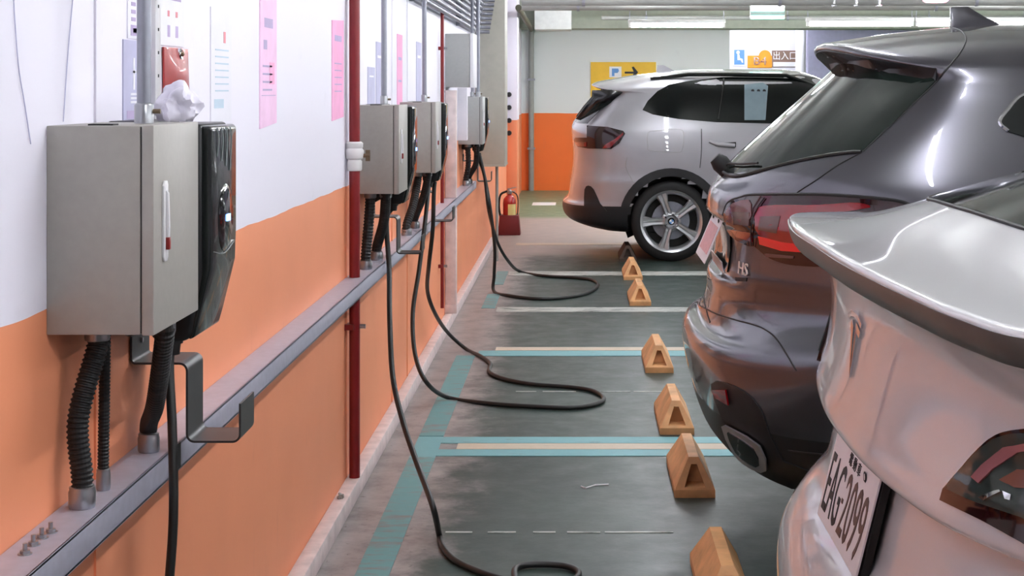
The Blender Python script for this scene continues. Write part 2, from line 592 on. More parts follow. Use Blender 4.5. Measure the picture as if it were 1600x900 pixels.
for zz in (0.6, 1.6):
    obj('pipe_clamp', MB().box(W(830, 0, 23.2).x - 0.055, W(830, 0, 23.2).x + 0.055, 23.17, 23.3, zz, zz + 0.03), 'galv', t)
# ceiling pipes crossing the aisle
for i, (py, Y, r, lab) in enumerate(((10, 17.0, 0.045, 'grey ceiling pipe crossing in front of the far tube lamps'),
                                     (1, 15.5, 0.05, 'thick grey pipe along the top edge above the parked cars'),
                                     (28, 21.5, 0.03, 'thin grey pipe level with the green exit sign'))):
    z = W(0, py, Y).z
    t = thing('ceiling_pipe', lab, 'pipe', (W(815, 0, Y).x, Y, z))
    x0 = W(815 if i != 2 else 940, 0, Y).x
    obj('pipe', MB().tube([(x0, Y, z), (9.0, Y, z)], r, 14), 'greypipe', t, smooth=True)
    for k in range(4):
        xx = x0 + 0.6 + k * 1.9
        obj('hanger', MB().tube([(xx, Y, z), (xx, Y, CEIL)], 0.006, 6), 'galv', t)
        obj('pipe_clamp', MB().lathe([(r, -0.015), (r + 0.008, -0.015), (r + 0.008, 0.015), (r, 0.015)], (xx, Y, z), 'x', 16, True), 'galv', t)
# sprinkler heads under the front pipe
for px, lab in ((1303, 'leftmost of three small sprinkler heads under the ceiling pipe'), (1338, 'middle of three small sprinkler heads under the ceiling pipe'), (1374, 'rightmost of three small sprinkler heads under the ceiling pipe')):
    p = W(px, 6, 14.5)
    t = thing('sprinkler_head', lab, 'sprinkler', p, 'sprinkler heads above the grey car')
    obj('stem', MB().lathe([(0.0, CEIL - p.z), (0.012, CEIL - p.z), (0.012, 0.0), (0.0, 0.0)], p, 'z', 10), 'chrome', t)
    obj('deflector', MB().lathe([(0.0, -0.02), (0.03, -0.02), (0.03, -0.012), (0.0, -0.012)], p, 'z', 12), 'chrome', t)


def tube_lamp(x0, x1, Y, z, label, group=None, axis='x'):
    t = thing('tube_lamp', label, 'lamp', ((x0 + x1) / 2 if axis == 'x' else x0, Y, z), group)
    if axis == 'x':
        a, b = (x0, Y, z), (x1, Y, z)
        hb = MB().box(x0 - 0.02, x1 + 0.02, Y - 0.04, Y + 0.04, z + 0.03, z + 0.075)
        ends = ((x0, Y), (x1, Y))
    else:
        a, b = (x0, Y - 0.6, z), (x0, Y + 0.6, z)
        hb = MB().box(x0 - 0.04, x0 + 0.04, Y - 0.62, Y + 0.62, z + 0.03, z + 0.075)
        ends = ((x0, Y - 0.6), (x0, Y + 0.6))
    obj('tube', MB().tube([a, b], 0.019, 10), 'tube', t, smooth=True)
    obj('housing', hb, 'lampbody', t, bevel=0.006)
    for (ex, ey) in ends:
        obj('end_cap', MB().box(ex - 0.015, ex + 0.015, ey - 0.022, ey + 0.022, z - 0.022, z + 0.03), 'lampbody', t)
        obj('hanger', MB().tube([(ex, ey, z + 0.07), (ex, ey, CEIL)], 0.005, 6), 'galv', t)
    return t


p0, p1 = W(984, 40, 19.6), W(1131, 40, 19.6)
tube_lamp(p0.x, p1.x, 19.6, p0.z, 'glowing tube lamp hung in front of the far white wall')
p0, p1 = W(1262, 38, 18.0), W(1425, 38, 18.0)
tube_lamp(p0.x, p1.x, 18.0, p0.z, 'glowing tube lamp showing just over the roof of the grey car')
p0, p1 = W(1432, 38, 18.0), W(1600, 38, 18.0)
tube_lamp(p0.x, p1.x, 18.0, p0.z, 'tube lamp mostly hidden behind the roof fin of the grey car')
tube_lamp(2.35, 3.55, 25.9, 2.55, 'added unseen tube lamp behind the far beam, lighting the recess with direction signs')  # unseen lamp added to brighten the recess
LZ = 2.62
for xx, row in ((0.75, 'row nearest the charger wall'), (4.4, 'middle row over the bays'), (8.0, 'row farthest from the charger wall')):
    for q, yy in enumerate((-1.9, 0.8, 3.5, 6.2, 8.9, 11.6, 14.3, 17.0, 20.2)):  # the far lamps of each row are unseen additions brightening the back wall
        if xx < 1 and q == 0:
            continue
        tube_lamp(xx, yy, yy, LZ, 'ceiling tube lamp above the parking bays, outside the picture', 'ceiling tube lamps', 'y')
# exit sign
c = W(1199, 16, 16.2)
t = thing('exit_sign', 'green glowing exit sign box hung from the ceiling', 'sign', c)
obj('housing', MB().box(c.x - 0.175, c.x + 0.175, c.y - 0.02, c.y + 0.03, c.z - 0.095, c.z + 0.095), 'lampbody', t, bevel=0.005)
obj('panel', MB().box(c.x - 0.168, c.x + 0.168, c.y - 0.024, c.y - 0.019, c.z - 0.0, c.z + 0.088), 'exitw', t)
obj('light_bar', MB().box(c.x - 0.168, c.x + 0.168, c.y - 0.024, c.y - 0.019, c.z - 0.09, c.z - 0.055), 'exit', t)
obj('frame_strip', MB().box(c.x - 0.168, c.x + 0.168, c.y - 0.026, c.y - 0.02, c.z - 0.012, c.z + 0.004), 'exit', t)
obj('hanger', MB().tube([(c.x, c.y, c.z + 0.09), (c.x, c.y, CEIL)], 0.008, 8), 'galv', t)
c = W(1462, 1, 14.0)
t = thing('alarm_lamp', 'small pink glowing alarm lamp at the top edge above the grey car', 'lamp', c)
obj('lens', MB().lathe([(0.0, -0.02), (0.09, -0.015), (0.11, 0.0), (0.11, 0.02)], c, 'z', 20), 'redlamp', t, smooth=True)
obj('base', MB().lathe([(0.0, 0.05), (0.13, 0.05), (0.13, 0.02), (0.0, 0.02)], c, 'z', 20), 'lampbody', t)
obj('stem', MB().tube([c + Vector((0, 0, 0.05)), Vector((c.x, c.y, CEIL))], 0.01, 8), 'galv', t)


# ------------------------------------------------------------------ signs at the far end
def wall_sign(name, px0, py0, px1, py1, Y, m, label):
    a, b = W(px0, py1, Y), W(px1, py0, Y)
    t = thing(name, label, 'sign', ((a.x + b.x) / 2, Y, a.z))
    obj('panel', MB().box(a.x, b.x, Y - 0.02, Y, a.z, b.z), m, t)
    return t, (lambda px, py, d=0.0: W(px, py, Y) + Vector((0, -0.021 - d, 0)))


def plate_poly(pts, d=0.004):
    return MB().prism(pts, (0, -d, 0))


t, q = wall_sign('direction_sign', 923, 97, 1025, 166, YB, 'yellow', 'yellow direction sign with an arrow on the far white wall')
obj('symbol_panel', plate_poly([q(952, 104), q(971, 104), q(971, 121), q(952, 121)]), 'signwhite', t)
obj('parking_mark', plate_poly([q(956, 107, .004), q(960, 107, .004), q(960, 119, .004), q(956, 119, .004)], 0.003), 'signblue', t)
obj('parking_mark', plate_poly([q(960, 107, .004), q(966, 107, .004), q(967, 111, .004), q(965, 114, .004), q(960, 114, .004)], 0.003), 'signblue', t)
obj('arrow', plate_poly([q(976, 112), q(990, 112), q(987, 105), q(990, 104), q(997, 113), q(990, 122), q(987, 121), q(990, 115), q(976, 115)]), 'inkdark', t)
Ysg = 27.2
t, q = wall_sign('wheelchair_sign', 1145, 74, 1165, 103, Ysg, 'signwhite', 'white sign with a blue wheelchair mark in the bright recess')
obj('mark', plate_poly([q(1147, 78), q(1163, 78), q(1163, 101), q(1147, 101)]), 'signblue', t)
obj('figure', MB().lathe([(0.0, -0.004), (0.03, -0.004), (0.03, 0.0)], q(1153, 82, .004), 'y', 12), 'signwhite', t)
obj('figure', plate_poly([q(1152, 85, .004), q(1155, 85, .004), q(1156, 91, .004), q(1160, 92, .004), q(1161, 98, .004), q(1159, 98, .004), q(1157, 94, .004), q(1152, 94, .004)]), 'signwhite', t)
t, q = wall_sign('floor_number_sign', 1168, 87, 1206, 106, Ysg, 'signorange', 'orange yellow sign reading B4 in the bright recess')
obj('disc', MB().lathe([(0.0, -0.01), (0.105, -0.01), (0.105, 0.0)], q(1195, 88, 0.0), 'y', 28), 'signorange', t)
cc = q(1187, 96, .012)
obj('lettering', text_mb('B4', 0.19, lambda u, v, d: cc + Vector((u * 1.2, -d, v))), 'lensamber', t)
t, q = wall_sign('entrance_sign', 1206, 79, 1245, 105, Ysg, 'signbrown', 'brown sign with white characters in the bright recess')
cc = q(1226, 88, .002)
obj('lettering', text_mb('出入口', 0.155, lambda u, v, d: cc + Vector((u * 0.9, -d, v)), 0.002), 'signwhite', t)
obj('lower_panel', plate_poly([q(1208, 97, .0), q(1243, 97, .0), q(1243, 104, .0), q(1208, 104, .0)]), 'signwhite', t)
# ------------------------------------------------------------------ round white column beside the recess signs
cw = W(1251, 60, 26.4)
tag(obj('white_column', MB().lathe([(0.0, 0.0), (0.085, 0.0), (0.085, CEIL), (0.0, CEIL)], (cw.x, 26.4, 0), 'z', 24), 'paper', smooth=True), 'slim white column beside the brown sign in the recess', 'column')

# ------------------------------------------------------------------ charging equipment on the left wall
XF = -0.67                                        # front of the cabinets
ZB, ZT = 1.073, 1.405


def cabinet(Y0, label, w=0.295, dz=0.0, mt='box', group='charging cabinets along the wall'):
    t = thing('charging_cabinet', label, 'cabinet', (XW, Y0, ZB + dz), group)
    z0, z1 = ZB + dz, ZT + dz
    obj('body', MB().box(XW, XF - 0.022, Y0 + 0.002, Y0 + w - 0.002, z0 + 0.001, z1 - 0.001), mt, t, bevel=0.002)
    obj('gasket', MB().box(XF - 0.022, XF - 0.0195, Y0 + 0.004, Y0 + w - 0.004, z0 + 0.003, z1 - 0.003), 'gasket', t)
    d = obj('door', MB().box(XF - 0.0195, XF, Y0, Y0 + w, z0, z1), mt, t, bevel=0.0025)
    yh, zh = Y0 + 0.062, (z0 + z1) / 2 + 0.01
    ol = [(XF, yh - 0.013, zh - 0.058), (XF, yh - 0.008, zh - 0.065), (XF, yh + 0.008, zh - 0.065), (XF, yh + 0.013, zh - 0.058),
          (XF, yh + 0.013, zh + 0.058), (XF, yh + 0.008, zh + 0.065), (XF, yh - 0.008, zh + 0.065), (XF, yh - 0.013, zh + 0.058)]
    h = obj('handle', MB().prism(ol, (0.004, 0, 0)), 'plasticwhite', d, bevel=0.001)
    obj('handle_lever', MB().prism([(XF + 0.004, yh - 0.004, zh - 0.045), (XF + 0.008, yh - 0.004, zh - 0.045), (XF + 0.0095, yh - 0.004, zh - 0.01), (XF + 0.008, yh - 0.004, zh + 0.045), (XF + 0.004, yh - 0.004, zh + 0.05)], (0, 0.008, 0)), 'plasticwhite', d, bevel=0.001)
    obj('latch', MB().box(XF + 0.004, XF + 0.010, yh - 0.005, yh + 0.005, zh - 0.046, zh - 0.026), 'redlatch', d, bevel=0.001)
    obj('knockout', MB().box(XW + 0.06, XW + 0.10, Y0 + 0.02, Y0 + 0.05, z1 - 0.001, z1 + 0.0015), 'gasket', t)
    return t


def charger(Y0, label, w=0.2, dz=0.0, wrapped=False):
    t = thing('wall_charger', label, 'charger', (XW, Y0, 1.01 + dz), 'black wall chargers')
    mk = lambda pts, y0, y1: MB().prism([(x, y0, z + dz) for x, z in pts], (0, y1 - y0, 0))
    obj('back_plate', mk([(XW, 1.03), (-0.80, 1.02), (-0.765, 1.04), (-0.765, 1.405), (XW, 1.405)], Y0, Y0 + w), 'black', t, bevel=0.004)
    obj('body', mk([(-0.765, 1.015), (-0.705, 1.010), (-0.69, 1.022), (-0.672, 1.13), (-0.672, 1.40), (-0.765, 1.40)], Y0 + 0.004, Y0 + w - 0.004), 'black', t, bevel=0.012, seg=3)
    cv = obj('front_cover', mk([(-0.698, 1.014), (-0.688, 1.018), (-0.679, 1.05), (-0.657, 1.14), (-0.655, 1.20), (-0.655, 1.39), (-0.66, 1.396), (-0.675, 1.396), (-0.675, 1.14)], Y0 + 0.008, Y0 + w - 0.008), 'film' if wrapped else 'blackgloss', t, bevel=0.004, seg=3)
    yc, zc = Y0 + w * 0.52, 1.225 + dz
    obj('status_window', MB().lathe([(0.0, 0.005), (0.05, 0.004), (0.062, 0.0)], (-0.655, yc, zc), 'x', 32), 'trim', cv, smooth=True)
    obj('status_light', MB().box(-0.651, -0.648, yc - 0.013, yc + 0.013, zc - 0.006, zc + 0.006), 'led', cv)
    if wrapped:
        for k in range(4):
            yy = Y0 + 0.04 + k * 0.035
            obj('film_fold', MB().tube(crom([(-0.654, yy, 1.392), (-0.652, yy + 0.004, 1.37), (-0.6545, yy + 0.002, 1.34 - 0.01 * k)], 5), 0.0014, 6), 'filmlight', cv, smooth=True)
        obj('film_fold', MB().tube(crom([(-0.656, Y0 + 0.02, 1.17), (-0.654, Y0 + 0.1, 1.16), (-0.656, Y0 + w - 0.02, 1.175)], 6), 0.0012, 6), 'filmlight', cv, smooth=True)
    obj('cable_gland', MB().lathe([(0.0, -0.02), (0.016, -0.02), (0.018, 0.0), (0.022, 0.0), (0.022, 0.012)], (-0.735, Y0 + 0.03, 1.005 + dz), 'z', 14), 'black', t, smooth=True)
    return t


def whip(top, bot, r, label, bend=(0, 0, 0), n=16, pitch=0.008):
    """flexible conduit with a zinc fitting at each end"""
    top, bot = Vector(top), Vector(bot)
    t = thing('flexible_conduit', label, 'conduit', bot, 'flexible conduits between cabinets and channel')
    mid = (top + bot) / 2 + Vector(bend)
    ctrl = [top, top + Vector((0, 0, -0.03)), mid, bot + Vector((0, 0, 0.05)), bot]
    pts = crom(ctrl, 24)
    L = [0.0]
    for a, b in zip(pts, pts[1:]):
        L.append(L[-1] + (b - a).length)
    tot = L[-1]
    N = int(tot / (pitch / 4))
    path, rad = [], []
    j = 0
    for i in range(N + 1):
        s = tot * i / N
        while j < len(L) - 2 and L[j + 1] < s:
            j += 1
        u = (s - L[j]) / max(1e-9, L[j + 1] - L[j])
        path.append(pts[j].lerp(pts[j + 1], min(1, max(0, u))))
        rad.append(r if i % 4 in (0, 1) else r * 0.88)
    obj('hose', MB().tube(path, rad, n), 'hose', t)
    obj('fitting', MB().lathe([(r * 0.7, 0.0), (r * 1.12, 0.0), (r * 1.22, 0.004), (r * 1.22, 0.026), (r * 1.15, 0.03), (r * 1.15, 0.034), (r * 0.9, 0.036)], bot, 'z', 20), 'fitting', t, smooth=True)
    obj('fitting', MB().lathe([(r * 0.9, -0.022), (r * 1.12, -0.02), (r * 1.18, -0.016), (r * 1.18, 0.0), (r * 1.28, 0.0), (r * 1.28, 0.006)], top, 'z', 12), 'fitting', t, smooth=True)
    return t


def hook(Y0, label, w=0.12, z=0.95, x1=-0.732, x2=-0.633, zb=0.804, zt=0.875):
    t = thing('cable_hook', label, 'hook', (XW, Y0, z), 'bent steel cable hooks')
    th = 0.004

    def arc(c, r, a0, a1, n=6):
        return [(c[0] + r * math.cos(math.radians(a0 + (a1 - a0) * k / n)), c[1] + r * math.sin(math.radians(a0 + (a1 - a0) * k / n))) for k in range(n + 1)]
    r = 0.014
    mid = [(XW + 0.004, z + 0.05)] + arc((XW + 0.004 + 0.008, z + 0.008), 0.008, 180, 270) + arc((x1 - r, z - r), r, 90, 0) + arc((x1 + r, zb + r), r, 180, 270) + arc((x2 - r, zb + r), r, 270, 360) + [(x2, zt)]
    m2 = [Vector((a, 0, b)) for a, b in mid]
    lo, hi = [], []
    for i, p in enumerate(m2):
        tg = (m2[min(i + 1, len(m2) - 1)] - m2[max(0, i - 1)]).normalized()
        nn = Vector((-tg.z, 0, tg.x))
        lo.append(p + nn * th / 2)
        hi.append(p - nn * th / 2)
    mb = MB()
    vs = []
    for y in (Y0, Y0 + w):
        vs += [Vector((p.x, y, p.z)) for p in lo] + [Vector((p.x, y, p.z)) for p in hi]
    n = len(m2)
    fs = []
    for i in range(n - 1):
        fs += [(i, i + 1, n + i + 1, n + i), (2 * n + i, 3 * n + i, 3 * n + i + 1, 2 * n + i + 1), (i, 2 * n + i, 2 * n + i + 1, i + 1), (n + i, n + i + 1, 3 * n + i + 1, 3 * n + i)]
    fs += [(0, n, 3 * n, 2 * n), (n - 1, 3 * n - 1, 4 * n - 1, 2 * n - 1)]
    mb.add(vs, fs)
    obj('bent_strip', mb, 'bracket', t, smooth=True)
    obj('wall_screw', MB().lathe([(0.0, 0.005), (0.005, 0.004), (0.006, 0.0)], (XW + 0.006, Y0 + w / 2, z + 0.035), 'x', 10), 'fitting', t)
    return t


# steel channel fixed along the wall
ZC1, ZC0, XC = 0.786, 0.734, -0.765
ch = thing('steel_channel', 'long galvanised steel channel fixed along the orange wall', 'channel', (XW, 1.5, ZC0))
obj('top_flange', MB().box(XW + 0.001, XC, 1.2, 11.9, ZC1 - 0.004, ZC1), 'galvlight', ch)
obj('front_flange', MB().box(XC - 0.004, XC, 1.2, 11.9, ZC0, ZC1), 'galvlight', ch, bevel=0.001)
obj('lower_flange', MB().box(XW + 0.001, XC, 1.2, 11.9, ZC0, ZC0 + 0.004), 'galvlight', ch)
for px, py in ((39, 863), (52, 849), (65, 838), (79, 829)):
    p = WF(px, py + 3, ZC1)
    b = obj('bolt', MB().lathe([(0.0, 0.016), (0.0035, 0.016), (0.0035, 0.006), (0.0075, 0.006), (0.0075, 0.0)], p, 'z', 8), 'fitting', ch)
    obj('washer', MB().lathe([(0.0, 0.0015), (0.0105, 0.0015), (0.0105, 0.0)], p, 'z', 14), 'fitting', b)
obj('splice_mark', MB().box(XC, XC + 0.0008, 3.02, 3.07, ZC0 + 0.004, ZC1), 'gasket', ch)

cabs = []
cabinet(2.52, 'nearest and largest beige-grey charging cabinet with white bag on top')
cabinet(5.95, 'beige-grey charging cabinet just beyond the thick red pipe')
cabinet(7.47, 'third beige-grey charging cabinet, partly hidden by the second one', w=0.30)
cabinet(11.1, 'small distant charging cabinet in front of the tall beige duct', w=0.30, dz=0.01, mt='boxgrey')
charger(2.85, 'black charger wrapped in glossy film beside the nearest cabinet', w=0.215, wrapped=True)
charger(6.28, 'black charger squeezed between the second and third cabinets')
charger(7.80, 'black charger on the far side of the third cabinet')
charger(11.43, 'black charger on the far side of the most distant cabinet', dz=0.01)

# conduits of the nearest cabinet
whip((-0.789, 2.62, ZB - 0.002), (-0.803, 2.585, ZC1), 0.0178, 'thick corrugated conduit at the far left, under the nearest cabinet', (-0.014, -0.015, -0.0), n=18)
whip((-0.80, 2.70, ZB - 0.002), (-0.803, 2.70, ZC1), 0.0098, 'thinner corrugated conduit tucked behind the thick left one', (0.0, 0.0, 0), n=14, pitch=0.006)
whip((-0.70, 2.70, ZB - 0.002), (-0.803, 2.985, ZC1), 0.0165, 'slanting corrugated conduit beside the black cable and hook', (0.004, -0.02, -0.02), n=18)
# conduits of the others
whip((-0.79, 6.05, ZB), (-0.803, 6.02, ZC1), 0.020, 'straight black conduit right behind the thick red pipe', (0, 0, 0), 12, 0.012)
whip((-0.735, 6.08, ZB), (-0.803, 6.35, ZC1), 0.020, 'S-bent black conduit under the second cabinet', (0.012, -0.02, 0.02), 12, 0.012)
whip((-0.765, 7.58, ZB), (-0.80, 7.42, ZC1), 0.020, 'straight black conduit under the third cabinet', (0.006, 0, 0), 12, 0.012)
whip((-0.72, 7.60, ZB), (-0.80, 7.80, ZC1), 0.018, 'bent black conduit under the third cabinet, beside its cables', (0.012, -0.02, 0.02), 12, 0.012)
whip((-0.78, 11.2, ZB + 0.01), (-0.80, 11.3, ZC1), 0.02, 'left one of two black conduits under the distant cabinet', (0.01, 0, 0), 10, 0.02)
whip((-0.72, 11.25, ZB + 0.01), (-0.795, 11.55, ZC1), 0.02, 'right one of two black conduits under the distant cabinet', (0.02, 0, 0), 10, 0.02)
hook(2.985, 'large bent cable hook below the nearest charger')
hook(6.42, 'bent cable hook below the second charger')
hook(8.0, 'bent cable hook below the third charger')
hook(11.5, 'tiny distant cable hook below the last charger')


def cable(label, pts, r=0.0085, k=10):
    t = tag(obj('charging_cable', MB().tube(crom(pts, k), r, 10), 'cable', smooth=True), label, 'cable', 'black charging cables')
    return t


rz = 0.011
cable('thick black cable hanging straight down from the nearest charger', [(-0.735, 2.88, 1.0), (-0.735, 2.87, 0.96), (-0.722, 2.84, 0.85), (-0.713, 2.81, 0.7), (-0.722, 2.79, 0.5), (-0.735, 2.82, 0.25), (-0.74, 2.9, 0.085), (-0.70, 2.98, 0.03), (-0.55, 3.05, 0.012), (-0.2, 3.05, rz)])
Y = 6.31
cable('black cable falling from the second charger to the front of the floor',
      [(-0.735, 6.31, 1.0), W(604, 345, 6.31), W(608, 420, 6.26), W(609, 500, 6.02), W(614, 590, 5.85), W(630, 660, 5.65), W(652, 725, 5.4), W(676, 790, 5.12), WF(687, 838, rz), WF(694, 858, rz), WF(712, 876, rz), WF(745, 892, rz), WF(790, 906, rz), WF(850, 914, rz), WF(896, 906, rz), WF(903, 893, rz), WF(880, 884, rz), WF(838, 882, rz), WF(810, 886, rz), WF(804, 898, rz), WF(815, 925, rz), WF(860, 960, rz)], 0.010)
cable('black cable looping from the third charger far out across the floor',
      [(-0.735, 7.83, 1.0), W(665, 340, 7.7), W(655, 420, 7.6), W(645, 490, 7.5), W(649, 555, 7.4), W(667, 598, 7.3), WF(700, 621, rz), WF(760, 630, rz), WF(830, 635, rz), WF(895, 637, rz), WF(932, 631, rz), WF(943, 622, rz), WF(928, 611, rz), WF(893, 605, rz), WF(830, 600, rz), WF(785, 591, rz), WF(765, 581, rz),
       WF(766, 568, rz), WF(752, 557, rz), WF(728, 545, rz), W(700, 520, 8.9), W(680, 490, 8.5), W(668, 455, 8.3), W(670, 415, 8.0), W(676, 360, 7.92), W(678, 300, 7.92), (-0.715, 7.93, 1.006)], 0.0105)
cable('distant black cable looping from the last charger over the floor',
      [(-0.735, 11.46, 1.01), W(757, 275, 11.44), W(764, 330, 11.44), W(776, 375, 12.0), W(792, 405, 12.3), WF(812, 424, rz), WF(850, 431, rz), WF(900, 434, rz), WF(927, 438, rz), WF(934, 446, rz), WF(920, 457, rz), WF(890, 464, rz), WF(845, 467, rz), WF(795, 462, rz), WF(772, 455, rz),
       W(772, 430, 11.55), W(773, 390, 11.45), W(768, 340, 11.42), W(760, 290, 11.42), (-0.715, 11.46, 1.01)], 0.012)

# ------------------------------------------------------------------ red pipes
def red_pipe(px, r, segs, label, clamp):
    Y = XW * F / (px - CX)
    Y = (XW + r + 0.012) * F / (px - CX)
    x = XW + r + 0.012
    t = thing('red_pipe', label, 'pipe', (x, Y, 0.066), 'red pipes on the wall')
    for z0, z1 in segs:
        obj('pipe', MB().tube([(x, Y, z0), (x, Y, z1)], r, 18), 'redpipe', t, smooth=True)
    for z in clamp:
        obj('clamp', MB().box(XW, x, Y - r * 1.6, Y + r * 1.6, z, z + 0.02), 'redpipe', t)
        obj('clamp_bolt', MB().lathe([(0.0, 0.02), (0.008, 0.02), (0.008, 0.0)], (x + r, Y, z + 0.01), 'x', 8), 'fitting', t)
    return t, x, Y


t, x, Y = red_pipe(554, 0.0195, ((0.067, ZC0 - 0.001), (ZC1 + 0.001, CEIL)), 'thick dark red pipe running from ceiling to kerb in front of the second cabinet', (0.60, 1.9))
vz = W(0, 243, Y).z
v = obj('valve', MB().lathe([(0.0, -0.055), (0.024, -0.055), (0.027, -0.05), (0.027, -0.02), (0.023, -0.015), (0.031, -0.01), (0.034, 0.0), (0.034, 0.018), (0.028, 0.026), (0.031, 0.03), (0.031, 0.045), (0.024, 0.05), (0.0, 0.05)], (x, Y, vz), 'z', 18), 'lampwhite', t, smooth=True)
obj('valve_tap', MB().tube([(x + 0.02, Y, vz), (x + 0.055, Y, vz)], 0.008, 8).box(x + 0.04, x + 0.056, Y - 0.004, Y + 0.004, vz - 0.02, vz + 0.02), 'brass', v)
red_pipe(691, 0.0105, ((0.16, ZC0 - 0.001), (ZC1 + 0.001, 1.93)), 'thin red pipe beside the third cabinet', (0.4, 1.7))

# ------------------------------------------------------------------ steel conduits above the cabinets
def riser(px, Y, z0, z1, r, label, m='galv', coupling=True):
    x = (px - CX) * Y / F
    t = thing('steel_conduit', label, 'conduit', (x, Y, z0), 'steel conduits rising from the cabinets')
    obj('pipe', MB().tube([(x, Y, z0), (x, Y, z1)], r, 14), m, t, smooth=True)
    if coupling:
        c = obj('coupling', MB().lathe([(0.0, 0.0), (r * 1.35, 0.0), (r * 1.35, 0.03), (r * 1.2, 0.033), (r, 0.034)], (x, Y, z0), 'z', 16), 'fitting', t, smooth=True)
        obj('coupling_screw', MB().tube([(x + r * 1.3, Y, z0 + 0.02), (x + r * 1.3 + 0.012, Y, z0 + 0.02)], 0.004, 8), 'brass', c)
    return t


riser(225, 2.66, ZT, CEIL, 0.0118, 'steel conduit rising from the nearest cabinet')
riser(600, 6.15, ZT, CEIL, 0.011, 'steel conduit rising from the second cabinet')
riser(663, 7.65, ZT, 1.98, 0.011, 'steel conduit rising from the third cabinet')
riser(738, 11.2, ZT + 0.01, 2.1, 0.011, 'left one of two steel conduits rising from the distant cabinet')
riser(747, 11.2, ZT + 0.01, 2.1, 0.013, 'right one of two steel conduits rising from the distant cabinet')
# slotted strut behind the first conduit
Ys = 2.95
t = thing('slotted_strut', 'white slotted strut channel standing behind the nearest conduit', 'strut', (XW, Ys, ZT), None)
obj('channel', MB().box(XW, XW + 0.022, Ys + 0.14, Ys + 0.18, 1.38, CEIL), 'plasticwhite', t, bevel=0.002)
for k in range(6):
    z = 1.44 + k * 0.045
    obj('slot', MB().box(XW + 0.022, XW + 0.0228, Ys + 0.157, Ys + 0.163, z, z + 0.006), 'gasket', t)
# bundle of horizontal conduits under the ceiling
for k in range(9):
    xx = XW + 0.04 + 0.006 * k
    zz = 1.925 + 0.036 * k
    lab = 'lowest of the stacked steel conduits running high along the wall' if k == 0 else 'steel conduit number %s up in the stack running high along the wall' % ('', 'two', 'three', 'four', 'five', 'six', 'seven', 'eight', 'nine')[k]
    t = thing('wall_conduit', lab, 'conduit', (xx, 6.0, zz), 'stacked steel conduits high on the wall')
    obj('pipe', MB().tube([(xx, 7.3, zz), (xx, 12.7, zz)], 0.0135, 12), 'galv', t, smooth=True)
    obj('coupling', MB().lathe([(0.0135, -0.03), (0.018, -0.03), (0.018, 0.03), (0.0135, 0.03)], (xx, 12.55, zz), 'y', 14), 'galv', t)
    obj('elbow', MB().tube(crom([(xx, 12.7, zz), (xx + 0.03, 12.74, zz), (xx + 0.085, 12.75, zz)], 6), 0.015, 10), 'galv', t, smooth=True)
for Yk, lab in ((7.9, 'nearer slotted rail carrying the stacked conduits'), (10.9, 'farther slotted rail carrying the stacked conduits')):
    tag(obj('support_rail', MB().prism([(XW, Yk, 1.90), (XW + 0.022, Yk, 1.90), (XW + 0.072, Yk, 2.26), (XW, Yk, 2.26)], (0, 0.04, 0)), 'galv', bevel=0.002), lab, 'rail', 'rails of the stacked conduits')

# grey junction cabinet, white post, beige duct
t = thing('junction_cabinet', 'plain grey wall cabinet hung high beside the thin red pipe', 'cabinet', (XW, 10.0, 1.476))
obj('body', MB().box(XW, -0.685, 10.02, 10.35, 1.478, 1.815), 'boxgrey', t, bevel=0.003)
obj('door', MB().box(-0.684, -0.662, 10.015, 10.355, 1.476, 1.818), 'signwhite', t, bevel=0.003)  # door whitened, painting in the bright highlight on this side
t = thing('white_post', 'slim white post standing on the kerb beside the thin red pipe', 'post', (XW, 10.0, 0.066))
obj('post', MB().box(XW + 0.002, -0.768, 9.99, 10.06, ZC1 + 0.001, 1.46), 'curb', t, bevel=0.004)
obj('post', MB().box(XW + 0.002, -0.768, 9.99, 10.06, 0.067, ZC0 - 0.001), 'curb', t, bevel=0.004)
obj('foot', MB().box(XW, -0.765, 9.985, 10.065, 0.066, 0.12), 'curb', t, bevel=0.002)
tag(obj('cable_trunking', MB().box(-0.80, -0.735, 10.5, 10.55, 1.13, 1.475), 'paper', bevel=0.004), 'short white trunking under the plain grey cabinet', 'trunking')
t = thing('beige_duct', 'tall beige-grey duct hanging on the wall behind the distant cabinet', 'duct', (XW, 12.9, 0.85))
zb = W(0, 258, 12.9).z
obj('body', MB().box(XW + 0.002, W(789, 0, 12.9).x, 12.9, 13.35, zb, CEIL), 'beige', t, bevel=0.006)
obj('bottom_flange', MB().box(XW + 0.002, W(789.5, 0, 12.9).x, 12.89, 13.36, zb - 0.012, zb + 0.004), 'beige', t)
obj('drop_pipe', MB().tube([(W(776, 0, 13.0).x, 13.05, zb), (W(776, 0, 13.0).x, 13.05, 0.066)], 0.012, 10), 'greypipe', t, smooth=True)

# ------------------------------------------------------------------ posters and papers on the wall
def wall_paper(name, px0, px1, py_top, py_bot, m, label, tilt=0.0, top_z=None, group=None):
    Y0, Y1 = XW * F / (px0 - CX), XW * F / (px1 - CX)
    Ym = (Y0 + Y1) / 2
    zt = top_z if top_z else H - (py_top - CY) * Ym / F
    zb = H - (py_bot - CY) * Ym / F
    t = thing(name, label, 'poster', (XW, Ym, zb), group)
    obj('sheet', MB().prism([(XW, Y0, zb), (XW, Y1, zb + tilt), (XW, Y1, zt + tilt), (XW, Y0, zt)], (0.0025, 0, 0)), m, t)

    def bar(u0, u1, v0, v1, mm):      # print as fractions of the sheet
        y0, y1 = Y0 + (Y1 - Y0) * u0, Y0 + (Y1 - Y0) * u1
        z0, z1 = zt + (zb - zt) * v0, zt + (zb - zt) * v1
        obj('print', MB().box(XW + 0.0025, XW + 0.0031, y0, y1, min(z0, z1), max(z0, z1)), mm, t)
    return t, bar


